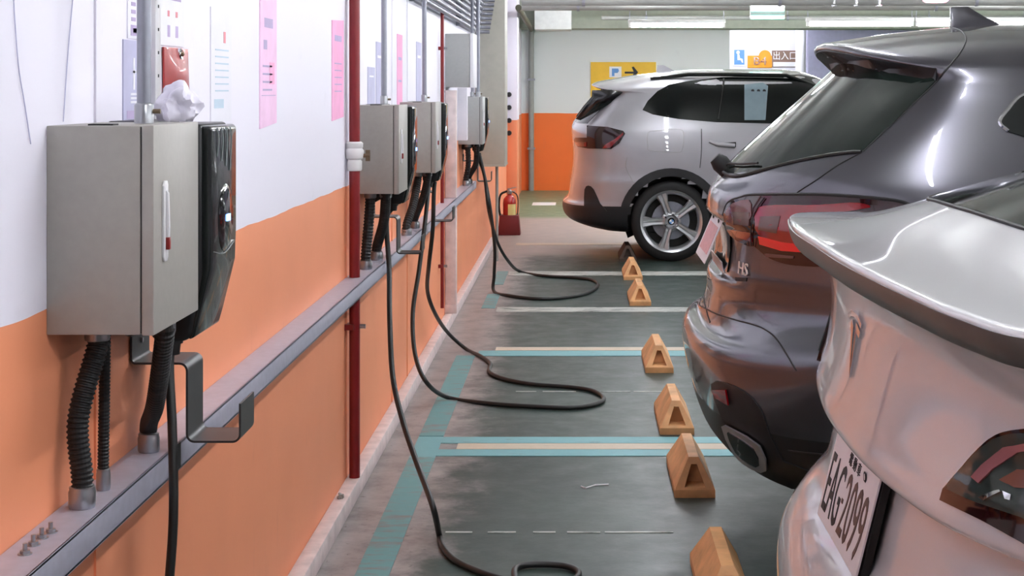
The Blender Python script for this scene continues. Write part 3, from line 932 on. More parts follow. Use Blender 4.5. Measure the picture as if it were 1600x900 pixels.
t, bar = wall_paper('lilac_poster', 191, 238, 64, 187, 'lilac', 'lilac-grey poster behind the nearest steel conduit')
bar(0.30, 0.36, 0.22, 0.62, 'paper')
bar(0.30, 0.55, 0.38, 0.41, 'paper')
for v in (0.66, 0.71, 0.76):
    bar(0.22, 0.45, v, v + 0.03, 'paper')
bar(0.5, 0.62, 0.2, 0.34, 'inkred')
bar(0.1, 0.6, 0.88, 0.98, 'ink')
t, bar = wall_paper('notice_sheet', 198, 238, -40, 62, 'paper', 'white notice with violet characters above the lilac poster', top_z=1.70)
for v in (0.42, 0.52, 0.62, 0.72):
    bar(0.12, 0.28, v, v + 0.05, 'ink')
bar(0.10, 0.40, 0.82, 0.96, 'ink')
bar(0.18, 0.32, 0.86, 0.92, 'paper')
t, bar = wall_paper('notice_sheet', 249, 286, -30, 72, 'paper', 'white notice with faint red and violet marks above the red pouch', top_z=1.70)
bar(0.25, 0.85, 0.34, 0.37, 'ink')
for u in (0.28, 0.62):
    bar(u, u + 0.08, 0.52, 0.60, 'inkred')
    bar(u, u + 0.1, 0.72, 0.88, 'ink')
t, bar = wall_paper('notice_sheet', 328, 360, 14, 190, 'paper', 'white printed notice right above the film-wrapped charger')
for k in range(7):
    bar(0.2, 0.85, 0.36 + 0.06 * k, 0.372 + 0.06 * k, 'inkblue')
bar(0.15, 0.6, 0.80, 0.88, 'inkblue')
bar(0.6, 0.7, 0.2, 0.3, 'inkred')
t, bar = wall_paper('pink_poster', 405, 431, -60, 200, 'pink', 'wider pale pink poster halfway between nearest charger and thick red pipe', 0.012, top_z=1.78)
bar(0.25, 0.75, 0.30, 0.36, 'ink')
bar(0.2, 0.4, 0.44, 0.5, 'ink')
for k in range(4):
    bar(0.15, 0.7, 0.60 + k * 0.05, 0.612 + k * 0.05, 'ink')
bar(0.55, 0.85, 0.58, 0.72, 'pinkhot')
bar(0.08, 0.92, 0.79, 0.794, 'ink')
t, bar = wall_paper('pink_poster', 518, 536, 34, 188, 'pinkhot', 'bright pink poster just left of the thick red pipe', 0.01)
bar(0.2, 0.8, 0.14, 0.2, 'ink')
for k in range(5):
    bar(0.2, 0.8, 0.42 + k * 0.07, 0.43 + k * 0.07, 'ink')
t, bar = wall_paper('pink_poster', 620, 628, 54, 172, 'pinkhot', 'narrow pink poster above the second and third cabinets')
bar(0.2, 0.8, 0.3, 0.34, 'ink')
bar(0.2, 0.8, 0.6, 0.63, 'ink')
for (a, b, y0, y1, lab) in ((574, 585, 105, 170, 'small lilac sheet just right of the thick red pipe'), (587, 597, 66, 170, 'tall pale lilac sheet beside the second steel conduit'), (650, 658, 66, 170, 'lilac-grey sheet beside the third steel conduit')):
    t, bar = wall_paper('lilac_sheet', a, b, y0, y1, 'lilac', lab, group='lilac sheets on the wall')
    bar(0.2, 0.8, 0.2, 0.24, 'paper')
# thin cracks / wires on the plaster
for pts, lab in ((((19, -5), (21, 30), (27, 105), (36, 160), (46, 225)), 'thin loose wire down the white wall at the far left edge'), (((112, -5), (108, 40), (103, 100), (97, 190)), 'thin loose wire down the white wall above the nearest cabinet')):
    w = [Vector((XW + 0.002, XW * F / (px - CX), H - (py - CY) * (XW / (px - CX)))) for px, py in pts]
    tag(obj('wall_wire', MB().tube(crom(w, 8), 0.0009, 6), 'lilac', smooth=True), lab, 'wire')

# red pouch hanging on the wall
Yp0, Yp1 = XW * F / (252 - CX), XW * F / (291 - CX)
zp1, zp0 = H - (75 - CY) * 3.3 / F, H - (158 - CY) * 3.3 / F
t = thing('red_pouch', 'shiny red vinyl pouch hanging on the wall above the white bag', 'pouch', (XW, (Yp0 + Yp1) / 2, zp0))
nu, nv = 8, 12
mb = MB()
vs, fs = [], []
for side in (0, 1):
    for j in range(nv + 1):
        for i in range(nu + 1):
            u, vv = i / nu, j / nv
            bul = 0.004 + 0.016 * math.sin(math.pi * u) * math.sin(math.pi * min(1, vv * 0.9 + 0.1)) * (0.6 + 0.4 * vv)
            vs.append((XW + 0.002 + (bul if side else 0), Yp0 + (Yp1 - Yp0) * (u * (0.96 + 0.04 * vv)) + 0.006 * vv, zp1 + (zp0 - zp1) * vv))
nn = (nu + 1) * (nv + 1)
for s in (0, 1):
    for j in range(nv):
        for i in range(nu):
            a = s * nn + j * (nu + 1) + i
            fs.append((a, a + 1, a + nu + 2, a + nu + 1))
for i in range(nu):
    fs += [(i, i + 1, nn + i + 1, nn + i), (nn - nu - 1 + i, nn - nu + i, 2 * nn - nu + i, 2 * nn - nu - 1 + i)]
for j in range(nv):
    a = j * (nu + 1)
    fs += [(a, a + nu + 1, nn + a + nu + 1, nn + a), (a + nu, a + 2 * nu + 1, nn + a + 2 * nu + 1, nn + a + nu)]
mb.add(vs, fs)
obj('pouch_body', mb, 'redvinyl', t, smooth=True)
gy, gz = (Yp0 + Yp1) / 2, zp1 - 0.012
gr = obj('grommet', MB().lathe([(0.004, 0.012), (0.0085, 0.014), (0.012, 0.012), (0.012, 0.0)], (XW + 0.002, gy, gz), 'x', 18), 'chrome', t, smooth=True)
obj('hanging_screw', MB().lathe([(0.0, 0.02), (0.005, 0.018), (0.006, 0.0)], (XW + 0.002, gy, gz), 'x', 10), 'brass', gr, smooth=True)

# crumpled white bag on top of the nearest cabinet and charger
def crumple(c, rx, ry, rzz, seed):
    from mathutils import noise
    bm = bmesh.new()
    bmesh.ops.create_icosphere(bm, subdivisions=4, radius=1.0)
    mb = MB()
    vs = []
    for v in bm.verts:
        p = v.co.normalized()
        n = noise.noise(p * 1.3 + Vector((seed, 0, 0))) * 0.55
        rg = abs(noise.noise(p * 2.6 + Vector((3, seed, 0)))) * 0.30
        s = 1.0 + n - rg
        z = p.z * rzz * s
        vs.append((c[0] + p.x * rx * s, c[1] + p.y * ry * s, c[2] + max(-rzz * 0.62, z)))
    mb.add(vs, [tuple(v.index for v in f.verts) for f in bm.faces])
    bm.free()
    return mb


bc = W(277, 163, 2.84)
tag(obj('crumpled_bag', crumple((bc.x, bc.y, ZT + 0.026), 0.036, 0.05, 0.042, 4.0), 'tissue', smooth=True), 'crumpled white plastic bag lying on top of the nearest cabinet', 'bag')

# ------------------------------------------------------------------ wheel stops
def wheel_stop(Yn, label, dark=False, X=0.415, L=0.55, h=0.13):
    t = thing('wheel_stop', label, 'wheel stop', (X, Yn, 0), 'wheel stops in the parking bays')
    wb, wt = 0.0725, 0.018
    e = 0.075
    m = 'stopshade' if dark else 'stop'
    b = [(X - wb, Yn, 0), (X + wb, Yn, 0), (X + wb, Yn + L, 0), (X - wb, Yn + L, 0),
         (X - wb, Yn, 0.028), (X + wb, Yn, 0.028), (X + wb, Yn + L, 0.028), (X - wb, Yn + L, 0.028),
         (X - wt, Yn + e, h), (X + wt, Yn + e, h), (X + wt, Yn + L - e, h), (X - wt, Yn + L - e, h)]
    # triangular pockets in both sloping ends
    def pocket(sgn):
        y0, y1 = (Yn, Yn + e) if sgn > 0 else (Yn + L, Yn + L - e)
        def on(u, v):        # u across (-1..1), v up the sloping end (0..1)
            ww = wb + (wt - wb) * v
            return Vector((X + ww * u, y0 + (y1 - y0) * v, 0.028 + (h - 0.028) * v))
        outer = [on(-0.55, 0.08), on(0.55, 0.08), on(0.34, 0.78), on(-0.34, 0.78)]
        inner = [p + Vector((0, sgn * (0.075 if k < 2 else 0.03), 0.004 if k < 2 else -0.008)) for k, p in enumerate(outer)]
        return outer, inner
    vs = list(b)
    fs = [(3, 2, 1, 0), (0, 1, 5, 4), (2, 3, 7, 6), (1, 2, 6, 5), (3, 0, 4, 7), (8, 9, 10, 11), (5, 6, 10, 9), (7, 4, 8, 11)]
    for sgn, (a, bb, c2, d) in ((1, (4, 5, 9, 8)), (-1, (7, 6, 10, 11))):
        o, i_ = pocket(sgn)
        n0 = len(vs)
        vs += o + i_
        ring = (a, bb, c2, d)
        for k in range(4):
            fs.append((ring[k], ring[(k + 1) % 4], n0 + (k + 1) % 4, n0 + k))
            fs.append((n0 + k, n0 + (k + 1) % 4, n0 + 4 + (k + 1) % 4, n0 + 4 + k))
        fs.append((n0 + 4, n0 + 5, n0 + 6, n0 + 7))
    obj('block', MB().add(vs, fs), m, t)
    return t


wheel_stop(4.40, 'nearest yellow wheel stop, cut off by the bottom edge of the picture')
wheel_stop(5.73, 'yellow wheel stop just in front of the double blue bay line')
wheel_stop(6.78, 'yellow wheel stop touching the far side of the double blue bay line')
wheel_stop(8.26, 'yellow wheel stop crossing the thin blue bay line')
wheel_stop(10.84, 'yellow wheel stop near the distant cable loop, front of a tight pair')
wheel_stop(12.3, 'yellow wheel stop close to the silver car, rear of a tight pair')
wheel_stop(13.6, 'wheel stop with shadow in its colour, right beside the wheel of the silver car', True)

# ------------------------------------------------------------------ fire extinguisher
Ye = 16.2
xe = W(796, 0, Ye).x
t = thing('fire_extinguisher', 'red fire extinguisher standing in a maroon holder at the wall', 'extinguisher', (xe, Ye, 0))
cyl = obj('cylinder', MB().lathe([(0.0, 0.06), (0.06, 0.06), (0.066, 0.08), (0.066, 0.32), (0.06, 0.36), (0.035, 0.39), (0.02, 0.40), (0.02, 0.42)], (xe, Ye, 0), 'z', 24), 'extred', t, smooth=True)
lb = MB()
vs, fs = [], []
for i in range(9):
    a = math.radians(-100 + i * 10)
    for z in (0.2, 0.31):
        vs.append((xe + 0.067 * math.cos(a), Ye + 0.067 * math.sin(a), z))
for i in range(8):
    fs.append((2 * i, 2 * i + 2, 2 * i + 3, 2 * i + 1))
obj('label_sheet', lb.add(vs, fs), 'extlabel', cyl, smooth=True)
vl = obj('valve_head', MB().lathe([(0.0, 0.41), (0.024, 0.41), (0.026, 0.44), (0.012, 0.455), (0.0, 0.455)], (xe, Ye, 0), 'z', 14), 'fitting', t, smooth=True)
obj('lever', MB().prism([(xe - 0.02, Ye - 0.008, 0.45), (xe + 0.07, Ye - 0.008, 0.475), (xe + 0.07, Ye - 0.008, 0.482), (xe - 0.02, Ye - 0.008, 0.465)], (0, 0.016, 0)).prism([(xe - 0.01, Ye - 0.008, 0.43), (xe + 0.06, Ye - 0.008, 0.435), (xe + 0.06, Ye - 0.008, 0.442), (xe - 0.01, Ye - 0.008, 0.44)], (0, 0.016, 0)), 'fitting', vl)
obj('hose', MB().tube(crom([(xe - 0.02, Ye, 0.44), (xe - 0.09, Ye - 0.01, 0.40), (xe - 0.105, Ye - 0.01, 0.28), (xe - 0.085, Ye - 0.01, 0.15)], 8), 0.011, 10), 'black', t, smooth=True)
obj('hose', MB().tube(crom([(xe + 0.02, Ye, 0.44), (xe + 0.08, Ye - 0.01, 0.39), (xe + 0.085, Ye - 0.01, 0.25), (xe + 0.07, Ye - 0.01, 0.15)], 8), 0.006, 8), 'black', t, smooth=True)
obj('holder', MB().prism([(xe - 0.115, Ye - 0.10, 0), (xe + 0.115, Ye - 0.10, 0), (xe + 0.095, Ye - 0.10, 0.20), (xe - 0.095, Ye - 0.10, 0.20)], (0, 0.2, 0)), 'extbase', t, bevel=0.008)
# loose stone on the kerb
sp = Vector((-0.815, (-0.815) * F / (532 - CX), 0.066))
tag(obj('pebble', crumple((sp.x, sp.y, sp.z + 0.008), 0.012, 0.014, 0.012, 9.0), 'greypipe', smooth=True), 'small grey lump lying on the kerb below the thick red pipe', 'pebble')

# ------------------------------------------------------------------ cars
S_K = [0.0, 0.3, 0.6, 0.8, 0.92, 0.98, 1.0]
Z_K = [0.0, 0.09, 0.36, 0.64, 0.85, 0.96, 1.0]
CAMP = Vector((0, 0, H))


class Car:
    """body = tensor-product Catmull-Rom surface through rings of control points.
    Each row: (z rear centre, z side, z front centre, x rear, x front, half width, rear-corner setbacks)"""

    def __init__(self, rows, yc, b_rear, b_front, keep=(), ku=7, kv=6):
        self.yc = yc
        net = []
        for (zc, zs, zf, xr, xf, w, br) in rows:
            L = xf - xr
            sc_ = min(1.0, L / 3.2)
            bb = [b * sc_ for b in b_rear[br]] if isinstance(br, str) else br
            bf = [b * sc_ for b in b_front]
            half = []
            for k in range(7):
                half.append((xr + bb[k], -w * S_K[k], zc + (zs - zc) * Z_K[k]))
            half.append(((xr + bb[6] + xf - bf[6]) / 2, -w * 1.004, zs))
            for k in range(6, -1, -1):
                half.append((xf - bf[k], -w * S_K[k], zf + (zs - zf) * Z_K[k]))
            ring = half + [(x, -y, z) for x, y, z in half[-2:0:-1]]
            net.append([Vector((x, yc + y, z)) for x, y, z in ring])
        self.nrow = len(rows)
        rows_s = []
        for r in net:
            rows_s.append(crom_nu(r, ku, closed=True))
        nc = len(rows_s[0])
        cols = [crom_nu([rows_s[i][j] for i in range(len(rows_s))], kv) for j in range(nc)]
        self.nr = len(cols[0])
        self.nc = nc
        self.kv = kv
        self.V = [[cols[j][i] for j in range(nc)] for i in range(self.nr)]
        lock = set()
        for a, b in keep:
            lock |= set(range(a * kv - 1, b * kv + 2))
        V = self.V
        for it in range(40):                       # fair the surface between the creased rows
            N = [list(r) for r in V]
            for i in range(1, self.nr - 1):
                if i in lock:
                    continue
                for j in range(nc):
                    N[i][j] = V[i][j] * 0.4 + (V[i - 1][j] + V[i + 1][j] + V[i][j - 1] + V[i][(j + 1) % nc]) * 0.15
            V = N
        self.V = V
        flat = [p for r in self.V for p in r]
        faces = []
        for i in range(self.nr - 1):
            for j in range(nc):
                j2 = (j + 1) % nc
                faces.append((i * nc + j, i * nc + j2, (i + 1) * nc + j2, (i + 1) * nc + j))
        self.flat, self.faces = flat, faces
        self.bvh = BVHTree.FromPolygons(flat, faces)
        self.cut = []

    def shell(self, name, r0, r1, m, parent, smooth_up=True):
        """the body between control rows r0 and r1 as one part (wheel openings left out)"""
        nc = self.nc
        i0, i1 = r0 * self.kv, r1 * self.kv
        mb = MB()
        vs = [p for r in self.V[i0:i1 + 1] for p in r]
        fs = []
        for i in range(i1 - i0):
            for j in range(nc):
                j2 = (j + 1) % nc
                f = (i * nc + j, i * nc + j2, (i + 1) * nc + j2, (i + 1) * nc + j)
                c = (vs[f[0]] + vs[f[1]] + vs[f[2]] + vs[f[3]]) / 4
                if any((c.x - wx) ** 2 + (c.z - wz) ** 2 < wr * wr and abs(c.y - self.yc) > 0.5 for wx, wz, wr in self.cut):
                    continue
                fs.append(f)
        if r0 == 0:
            fs.append(tuple(range(nc - 1, -1, -1)))
        mb.add(vs, fs)
        o = obj(name, mb, m, parent, smooth=True)
        for p in o.data.polygons:
            p.use_smooth = True
        return o

    def strip(self, name, r0, r1, ymax, off, m, parent):
        """thin band lying on the rear face between control rows r0 and r1"""
        i0, i1 = r0 * self.kv, r1 * self.kv
        js = [j for j in range(self.nc) if abs(self.V[i1][j].y - self.yc) < ymax and self.V[i1][j].x < 1.2]
        js.sort(key=lambda j: self.V[i1][j].y)
        n = i1 - i0 + 1
        vs = [self.V[i][j] + Vector((-off, 0, 0)) for j in js for i in range(i0, i1 + 1)]
        nv = len(vs)
        vs += [p + Vector((off + 0.004, 0, 0)) for p in vs]
        fs = []
        for a in range(len(js) - 1):
            for b in range(n - 1):
                q = (a * n + b, a * n + b + 1, (a + 1) * n + b + 1, (a + 1) * n + b)
                fs.append(q)
                fs.append(tuple(x + nv for x in reversed(q)))
            for b in (0, n - 1):
                fs.append((a * n + b, (a + 1) * n + b, (a + 1) * n + b + nv, a * n + b + nv))
        for a in (0, len(js) - 1):
            for b in range(n - 1):
                fs.append((a * n + b, a * n + b + 1, a * n + b + 1 + nv, a * n + b + nv))
        return obj(name, MB().add(vs, fs), m, parent, smooth=True)

    # -- rays
    def px(self, u, v):
        d = Vector(((u - CX) / F, 1.0, -(v - CY) / F)).normalized()
        h = self.bvh.ray_cast(CAMP, d)
        return (h[0], -d) if h[0] is not None else (None, None)

    def hit(self, o, d):
        h = self.bvh.ray_cast(Vector(o), Vector(d))
        return h

    def ray(self, mode, u, v):
        """point + outward normal under (u, v): 'px' photo pixel, 'rear' (y, z), 'right'/'left' (x, z), 'top' (x, y)"""
        if mode == 'px':
            o, d = CAMP, Vector(((u - CX) / F, 1.0, -(v - CY) / F)).normalized()
        elif mode == 'rear':
            o, d = Vector((-3.0, u, v)), Vector((1, 0, 0))
        elif mode == 'front':
            o, d = Vector((15.0, u, v)), Vector((-1, 0, 0))
        elif mode == 'right':
            o, d = Vector((u, self.yc - 3, v)), Vector((0, 1, 0))
        elif mode == 'left':
            o, d = Vector((u, self.yc + 3, v)), Vector((0, -1, 0))
        else:
            o, d = Vector((u, v, 4.0)), Vector((0, 0, -1))
        loc, nor, idx, dist = self.bvh.ray_cast(o, d)
        if loc is None:
            return None, None
        if nor.dot(d) > 0:
            nor = -nor
        return loc, nor

    def patch(self, name, mode, outline, off, m, parent, step, smooth_outline=0, mirror=False, th=0.006):
        """a panel that follows the body: outline in ray coordinates, lifted by off, with a rim of depth th"""
        ol = [Vector((a, b, 0)) for a, b in outline]
        if smooth_outline:
            ol = crom(ol, smooth_outline, closed=True)
        ol = [Vector((p.x, p.y)) for p in ol]
        # subdivide long edges
        o2 = []
        for i, p in enumerate(ol):
            q = ol[(i + 1) % len(ol)]
            n = max(1, int((q - p).length / step))
            o2 += [p.lerp(q, k / n) for k in range(n)]
        ol = o2
        nb = len(ol)
        x0, x1 = min(p.x for p in ol), max(p.x for p in ol)
        y0, y1 = min(p.y for p in ol), max(p.y for p in ol)
        pts = list(ol)

        def inside(p):
            c = False
            for i in range(nb):
                a, b = ol[i], ol[i - 1]
                if (a.y > p.y) != (b.y > p.y) and p.x < (b.x - a.x) * (p.y - a.y) / (b.y - a.y) + a.x:
                    c = not c
            return c
        yy = y0 + step / 2
        while yy < y1:
            xx = x0 + step / 2
            while xx < x1:
                p = Vector((xx, yy))
                if inside(p) and min((p - q).length for q in ol) > step * 0.45:
                    pts.append(p)
                xx += step
            yy += step
        vs2, es, fs, *_ = delaunay_2d_cdt(pts, [(i, (i + 1) % nb) for i in range(nb)], [list(range(nb))], 1, 1e-6)
        vs, nn, ok = [], [], {}
        for i, p in enumerate(vs2):
            loc, nor = self.ray(mode, p.x, p.y)
            if loc is None:
                continue
            ok[i] = len(vs)
            vs.append(loc)
            nn.append(nor)
        tri = [tuple(ok[i] for i in f) for f in fs if all(i in ok for i in f)]
        # drop stretched triangles that jump over an edge of the body
        lim = 0.30
        tri = [f for f in tri if max((vs[f[a]] - vs[f[(a + 1) % len(f)]]).length for a in range(len(f))) < lim]
        top = [p + n * off for p, n in zip(vs, nn)]
        cnt = {}
        for f in tri:
            for a in range(len(f)):
                e = tuple(sorted((f[a], f[(a + 1) % len(f)])))
                cnt[e] = cnt.get(e, 0) + 1
        base = [p + n * (off - th) for p, n in zip(vs, nn)]
        N = len(vs)
        fc = list(tri)
        for e, c in cnt.items():
            if c == 1:
                fc.append((e[0], e[1], N + e[1], N + e[0]))
        used = sorted({i for f in fc for i in f})
        mp = {i: k for k, i in enumerate(used)}
        allv = top + base
        outs = []
        for s in ((1, -1) if mirror else (1,)):
            mb = MB()
            mb.add([(allv[i].x, allv[i].y if s == 1 else 2 * self.yc - allv[i].y, allv[i].z) for i in used], [tuple(mp[i] for i in f) for f in fc])
            o = obj(name, mb, m, parent, smooth=True)
            outs.append(o)
        return outs[0] if len(outs) == 1 else outs

    def seam(self, name, mode, line, r, m, parent, mirror=False, k=6, off=0.0):
        pl = crom([Vector((a, b, 0)) for a, b in line], k)
        pts = []
        for p in pl:
            loc, nor = self.ray(mode, p.x, p.y)
            if loc is not None:
                pts.append(loc + nor * off)
        if len(pts) < 2:
            return
        for s in ((1, -1) if mirror else (1,)):
            obj(name, MB().tube([(p.x, p.y if s == 1 else 2 * self.yc - p.y, p.z) for p in pts], r, 6), m, parent, smooth=True)


def wheel(parent, x, yo, z, R, rim, side, detailed, m_emblem=None):
    """side -1: outer face towards -y.  yo = y of the outer tyre face"""
    s = side
    prof = [(rim * 0.98, 0.03), (rim * 1.02, 0.004), (R * 0.86, 0.0), (R * 0.955, 0.012), (R, 0.035), (R, 0.19), (R * 0.955, 0.215), (R * 0.8, 0.22), (rim * 0.98, 0.20)]
    ty = obj('tyre', MB().lathe([(r, -s * h) for r, h in prof], (x, yo, z), 'y', 56, True), 'tyre', parent, smooth=True)
    obj('rim', MB().lathe([(rim * 0.985, -s * h) for h in (0.2, 0.1)] + [(rim * 0.86, -s * 0.09), (rim * 0.87, -s * 0.04), (rim * 0.93, -s * 0.02), (rim * 0.985, -s * 0.012), (rim * 1.03, -s * 0.006), (rim * 1.03, -s * 0.012), (rim * 0.985, -s * 0.03)], (x, yo, z), 'y', 56), 'alloy', parent, smooth=True)
    obj('brake_disc', MB().lathe([(0.0, -s * 0.11), (rim * 0.62, -s * 0.11), (rim * 0.62, -s * 0.13), (0.0, -s * 0.13)], (x, yo, z), 'y', 32), 'galv', parent)
    obj('wheel_back', MB().lathe([(0.0, -s * 0.15), (rim * 0.98, -s * 0.15), (rim * 0.98, -s * 0.16), (0.0, -s * 0.16)], (x, yo, z), 'y', 32), 'gasket', parent)
    for k in range(5):
        a = math.radians(90 + 72 * k + 20)
        c_, s_ = math.cos(a), math.sin(a)

        def pt(r, t_, d):
            return Vector((x + r * c_ - t_ * s_, yo - s * d, z + r * s_ + t_ * c_))
        mb = MB()
        secs = [(0.055, 0.036, 0.03), (rim * 0.35, 0.032, 0.025), (rim * 0.65, 0.033, 0.022), (rim * 0.93, 0.052, 0.018)]
        vs, fs = [], []
        for r, hw, d in secs:
            vs += [pt(r, -hw, d + 0.014), pt(r, -hw * 0.72, d), pt(r, -hw * 0.14, d + 0.003), pt(r, 0, d + 0.013), pt(r, hw * 0.14, d + 0.003), pt(r, hw * 0.72, d), pt(r, hw, d + 0.014), pt(r, hw, d + 0.05), pt(r, -hw, d + 0.05)]
        for i in range(len(secs) - 1):
            for q in range(9):
                fs.append((i * 9 + q, i * 9 + (q + 1) % 9, (i + 1) * 9 + (q + 1) % 9, (i + 1) * 9 + q))
        fs += [tuple(range(9)), tuple(27 + q for q in range(9))]
        mb.add(vs, fs)
        obj('spoke', mb, 'alloy', parent)
    hb = obj('hub', MB().lathe([(0.0, -s * 0.022), (0.03, -s * 0.022), (0.033, -s * 0.026), (0.075, -s * 0.034), (0.085, -s * 0.045), (0.085, -s * 0.09)], (x, yo, z), 'y', 30), 'alloy', parent, smooth=True)
    if detailed:
        obj('emblem', MB().lathe([(0.0, -s * 0.019), (0.028, -s * 0.02), (0.031, -s * 0.024)], (x, yo, z), 'y', 24), 'trim', hb, smooth=True)
        for q, mm in ((0, 'signblue'), (1, 'signwhite'), (2, 'signblue'), (3, 'signwhite')):
            pts = [Vector((x, yo + s * 0.0195, z))]
            for i in range(5):
                a = math.radians(q * 90 + i * 22.5)
                pts.append(Vector((x + 0.02 * math.cos(a), yo + s * 0.0195, z + 0.02 * math.sin(a))))
            obj('emblem_quarter', MB().prism([p - Vector((0, s * 0.001 - s * 0.0, 0)) for p in pts], (0, s * 0.002, 0)), mm, hb)
        for k in range(5):
            a = math.radians(90 + 72 * k + 56)
            obj('wheel_bolt', MB().lathe([(0.0, -s * 0.028), (0.01, -s * 0.028), (0.011, -s * 0.05)], (x + 0.056 * math.cos(a), yo, z + 0.056 * math.sin(a)), 'y', 8), 'inkdark', hb)


def arch_trim(car, parent, wx, wz, R0, R1, m, side='right', mirror=True, a0=-8, a1=188, off=0.012):
    n = 26
    outer = [(wx + R1 * math.cos(math.radians(a0 + (a1 - a0) * k / n)), wz + R1 * math.sin(math.radians(a0 + (a1 - a0) * k / n))) for k in range(n + 1)]
    inner = [(wx + R0 * math.cos(math.radians(a1 + (a0 - a1) * k / n)), wz + R0 * math.sin(math.radians(a1 + (a0 - a1) * k / n))) for k in range(n + 1)]
    car.patch('arch_trim', side, outer + inner, off, m, parent, 0.03, mirror=mirror, th=0.05)


def arch_liner(car, parent, wx, wz, R, w):
    for s in (-1, 1):
        yo = car.yc + s * (w - 0.03)
        n = 20
        vs, fs = [], []
        for k in range(n + 1):
            a = math.radians(-25 + 230 * k / n)
            for d in (0.0, 0.28):
                vs.append((wx + R * math.cos(a), yo - s * d, wz + R * math.sin(a)))
        for k in range(n):
            fs.append((2 * k, 2 * k + 1, 2 * k + 3, 2 * k + 2))
        vs.append((wx, yo - s * 0.28, wz))
        ci = len(vs) - 1
        for k in range(n):
            fs.append((2 * k + 1, ci, 2 * k + 3))
        obj('wheel_arch_liner', MB().add(vs, fs), 'gasket', parent)


B_FRONT = [0, 0.02, 0.1, 0.24, 0.42, 0.75, 1.2]

# ---------------------------------------------- grey SUV in the middle
YM = 5.41
B_R = {'low': [0, 0.01, 0.06, 0.17, 0.34, 0.62, 1.15], 'belt': [0, 0.018, 0.11, 0.27, 0.46, 0.75, 1.2], 'gl': [0, 0.012, 0.07, 0.20, 0.36, 0.62, 1.1], 'top': [0, 0.01, 0.06, 0.17, 0.30, 0.5, 0.9]}
xf = 4.9
rows = [
    (0.21, 0.24, 0.24, 0.66, xf - 0.25, 0.80, 'low'),     # 0
    (0.27, 0.27, 0.28, 0.52, xf - 0.12, 0.86, 'low'),     # 1
    (0.36, 0.34, 0.36, 0.425, xf - 0.06, 0.90, 'low'),    # 2
    (0.47, 0.45, 0.46, 0.385, xf - 0.03, 0.92, 'low'),    # 3
    (0.57, 0.56, 0.56, 0.362, xf, 0.93, 'low'),           # 4
    (0.64, 0.64, 0.64, 0.358, xf, 0.935, 'low'),          # 5 bumper crest
    (0.672, 0.68, 0.70, 0.375, xf, 0.938, 'low'),         # 6 shelf
    (0.695, 0.72, 0.76, 0.418, xf - 0.01, 0.938, 'low'),  # 7
    (0.78, 0.80, 0.82, 0.440, xf - 0.03, 0.936, 'belt'),  # 8
    (0.845, 0.85, 0.85, 0.444, xf - 0.06, 0.935, 'belt'),  # 9
    (0.87, 0.88, 0.87, 0.478, xf - 0.08, 0.934, [0, 0, 0.072, 0.23, 0.42, 0.71, 1.16]),  # 10 plate recess
    (1.02, 1.00, 0.92, 0.482, xf - 0.16, 0.927, [0, 0, 0.072, 0.23, 0.42, 0.71, 1.16]),  # 11
    (1.05, 1.03, 0.94, 0.440, xf - 0.22, 0.926, 'belt'),  # 12
    (1.105, 1.08, 0.98, 0.432, xf - 0.5, 0.915, 'belt'),  # 11 shoulder
    (1.145, 1.115, 1.05, 0.455, xf - 1.15, 0.90, 'belt'),  # 12
    (1.185, 1.15, 1.10, 0.492, xf - 1.35, 0.885, 'gl'),   # 13 glass foot
    (1.30, 1.25, 1.24, 0.615, xf - 1.62, 0.845, 'gl'),    # 14
    (1.44, 1.37, 1.38, 0.775, xf - 1.90, 0.79, 'gl'),     # 15
    (1.555, 1.47, 1.50, 0.895, xf - 2.15, 0.735, [0, .007, .045, .140, .210, .34, .64]),   # 16 glass head
    (1.582, 1.497, 1.53, 0.862, xf - 2.22, 0.722, [0, .010, .058, .145, .238, .378, .68]),  # 17 spoiler underside
    (1.598, 1.512, 1.55, 0.815, xf - 2.26, 0.714, [0, .012, .07, .170, .282, .428, .73]),  # 18 spoiler lip
    (1.613, 1.525, 1.57, 0.818, xf - 2.30, 0.706, [0, .012, .072, .175, .284, .428, .727]),  # 19
    (1.640, 1.570, 1.61, 0.95, xf - 2.40, 0.665, [0, .006, .04, .09, .17, .30, .60]),  # 20
    (1.665, 1.625, 1.64, 1.15, xf - 2.5, 0.56, 'top'),    # 21
    (1.678, 1.668, 1.66, 1.35, xf - 2.6, 0.30, 'top'),    # 22
    (1.682, 1.682, 1.665, 1.45, xf - 2.65, 0.0, 'top'),   # 23
]
car = Car(rows, YM, B_R, B_FRONT, ((0, 12), (18, 21)))
suv = thing('grey_suv', 'dark grey metallic SUV with red tail lamp, parked behind the white car', 'car', (2.6, YM, 0), 'parked cars')
WR = 0.345
car.cut = [(1.42, WR, 0.375), (4.13, WR, 0.375)]
car.shell('lower_bumper', 0, 3, 'clad', suv)
bd = car.shell('body', 3, 25, 'grey_paint', suv)
for wx in (1.42, 4.13):
    arch_trim(car, suv, wx, WR, 0.365, 0.425, 'clad')
    arch_liner(car, suv, wx, WR, 0.385, 0.93)
    for s in (-1, 1):
        wg = obj('wheel', MB().lathe([(0.05, -s * 0.02), (0.06, s * 0.05)], (wx, YM + s * 0.9, WR), 'y', 12), 'alloy', suv)
        wheel(wg, wx, YM + s * 0.915, WR, WR, 0.235, s, False)


def sym_rear(car, pxs):
    """photo outline of the near half (top centre .. bottom centre) -> symmetric rear-view outline"""
    near = []
    for u, v in pxs:
        loc, n = car.ray('px', u, v)
        if loc is not None:
            near.append((loc.y, loc.z))
    far = [(2 * car.yc - y, z) for y, z in reversed(near)]
    return near + far


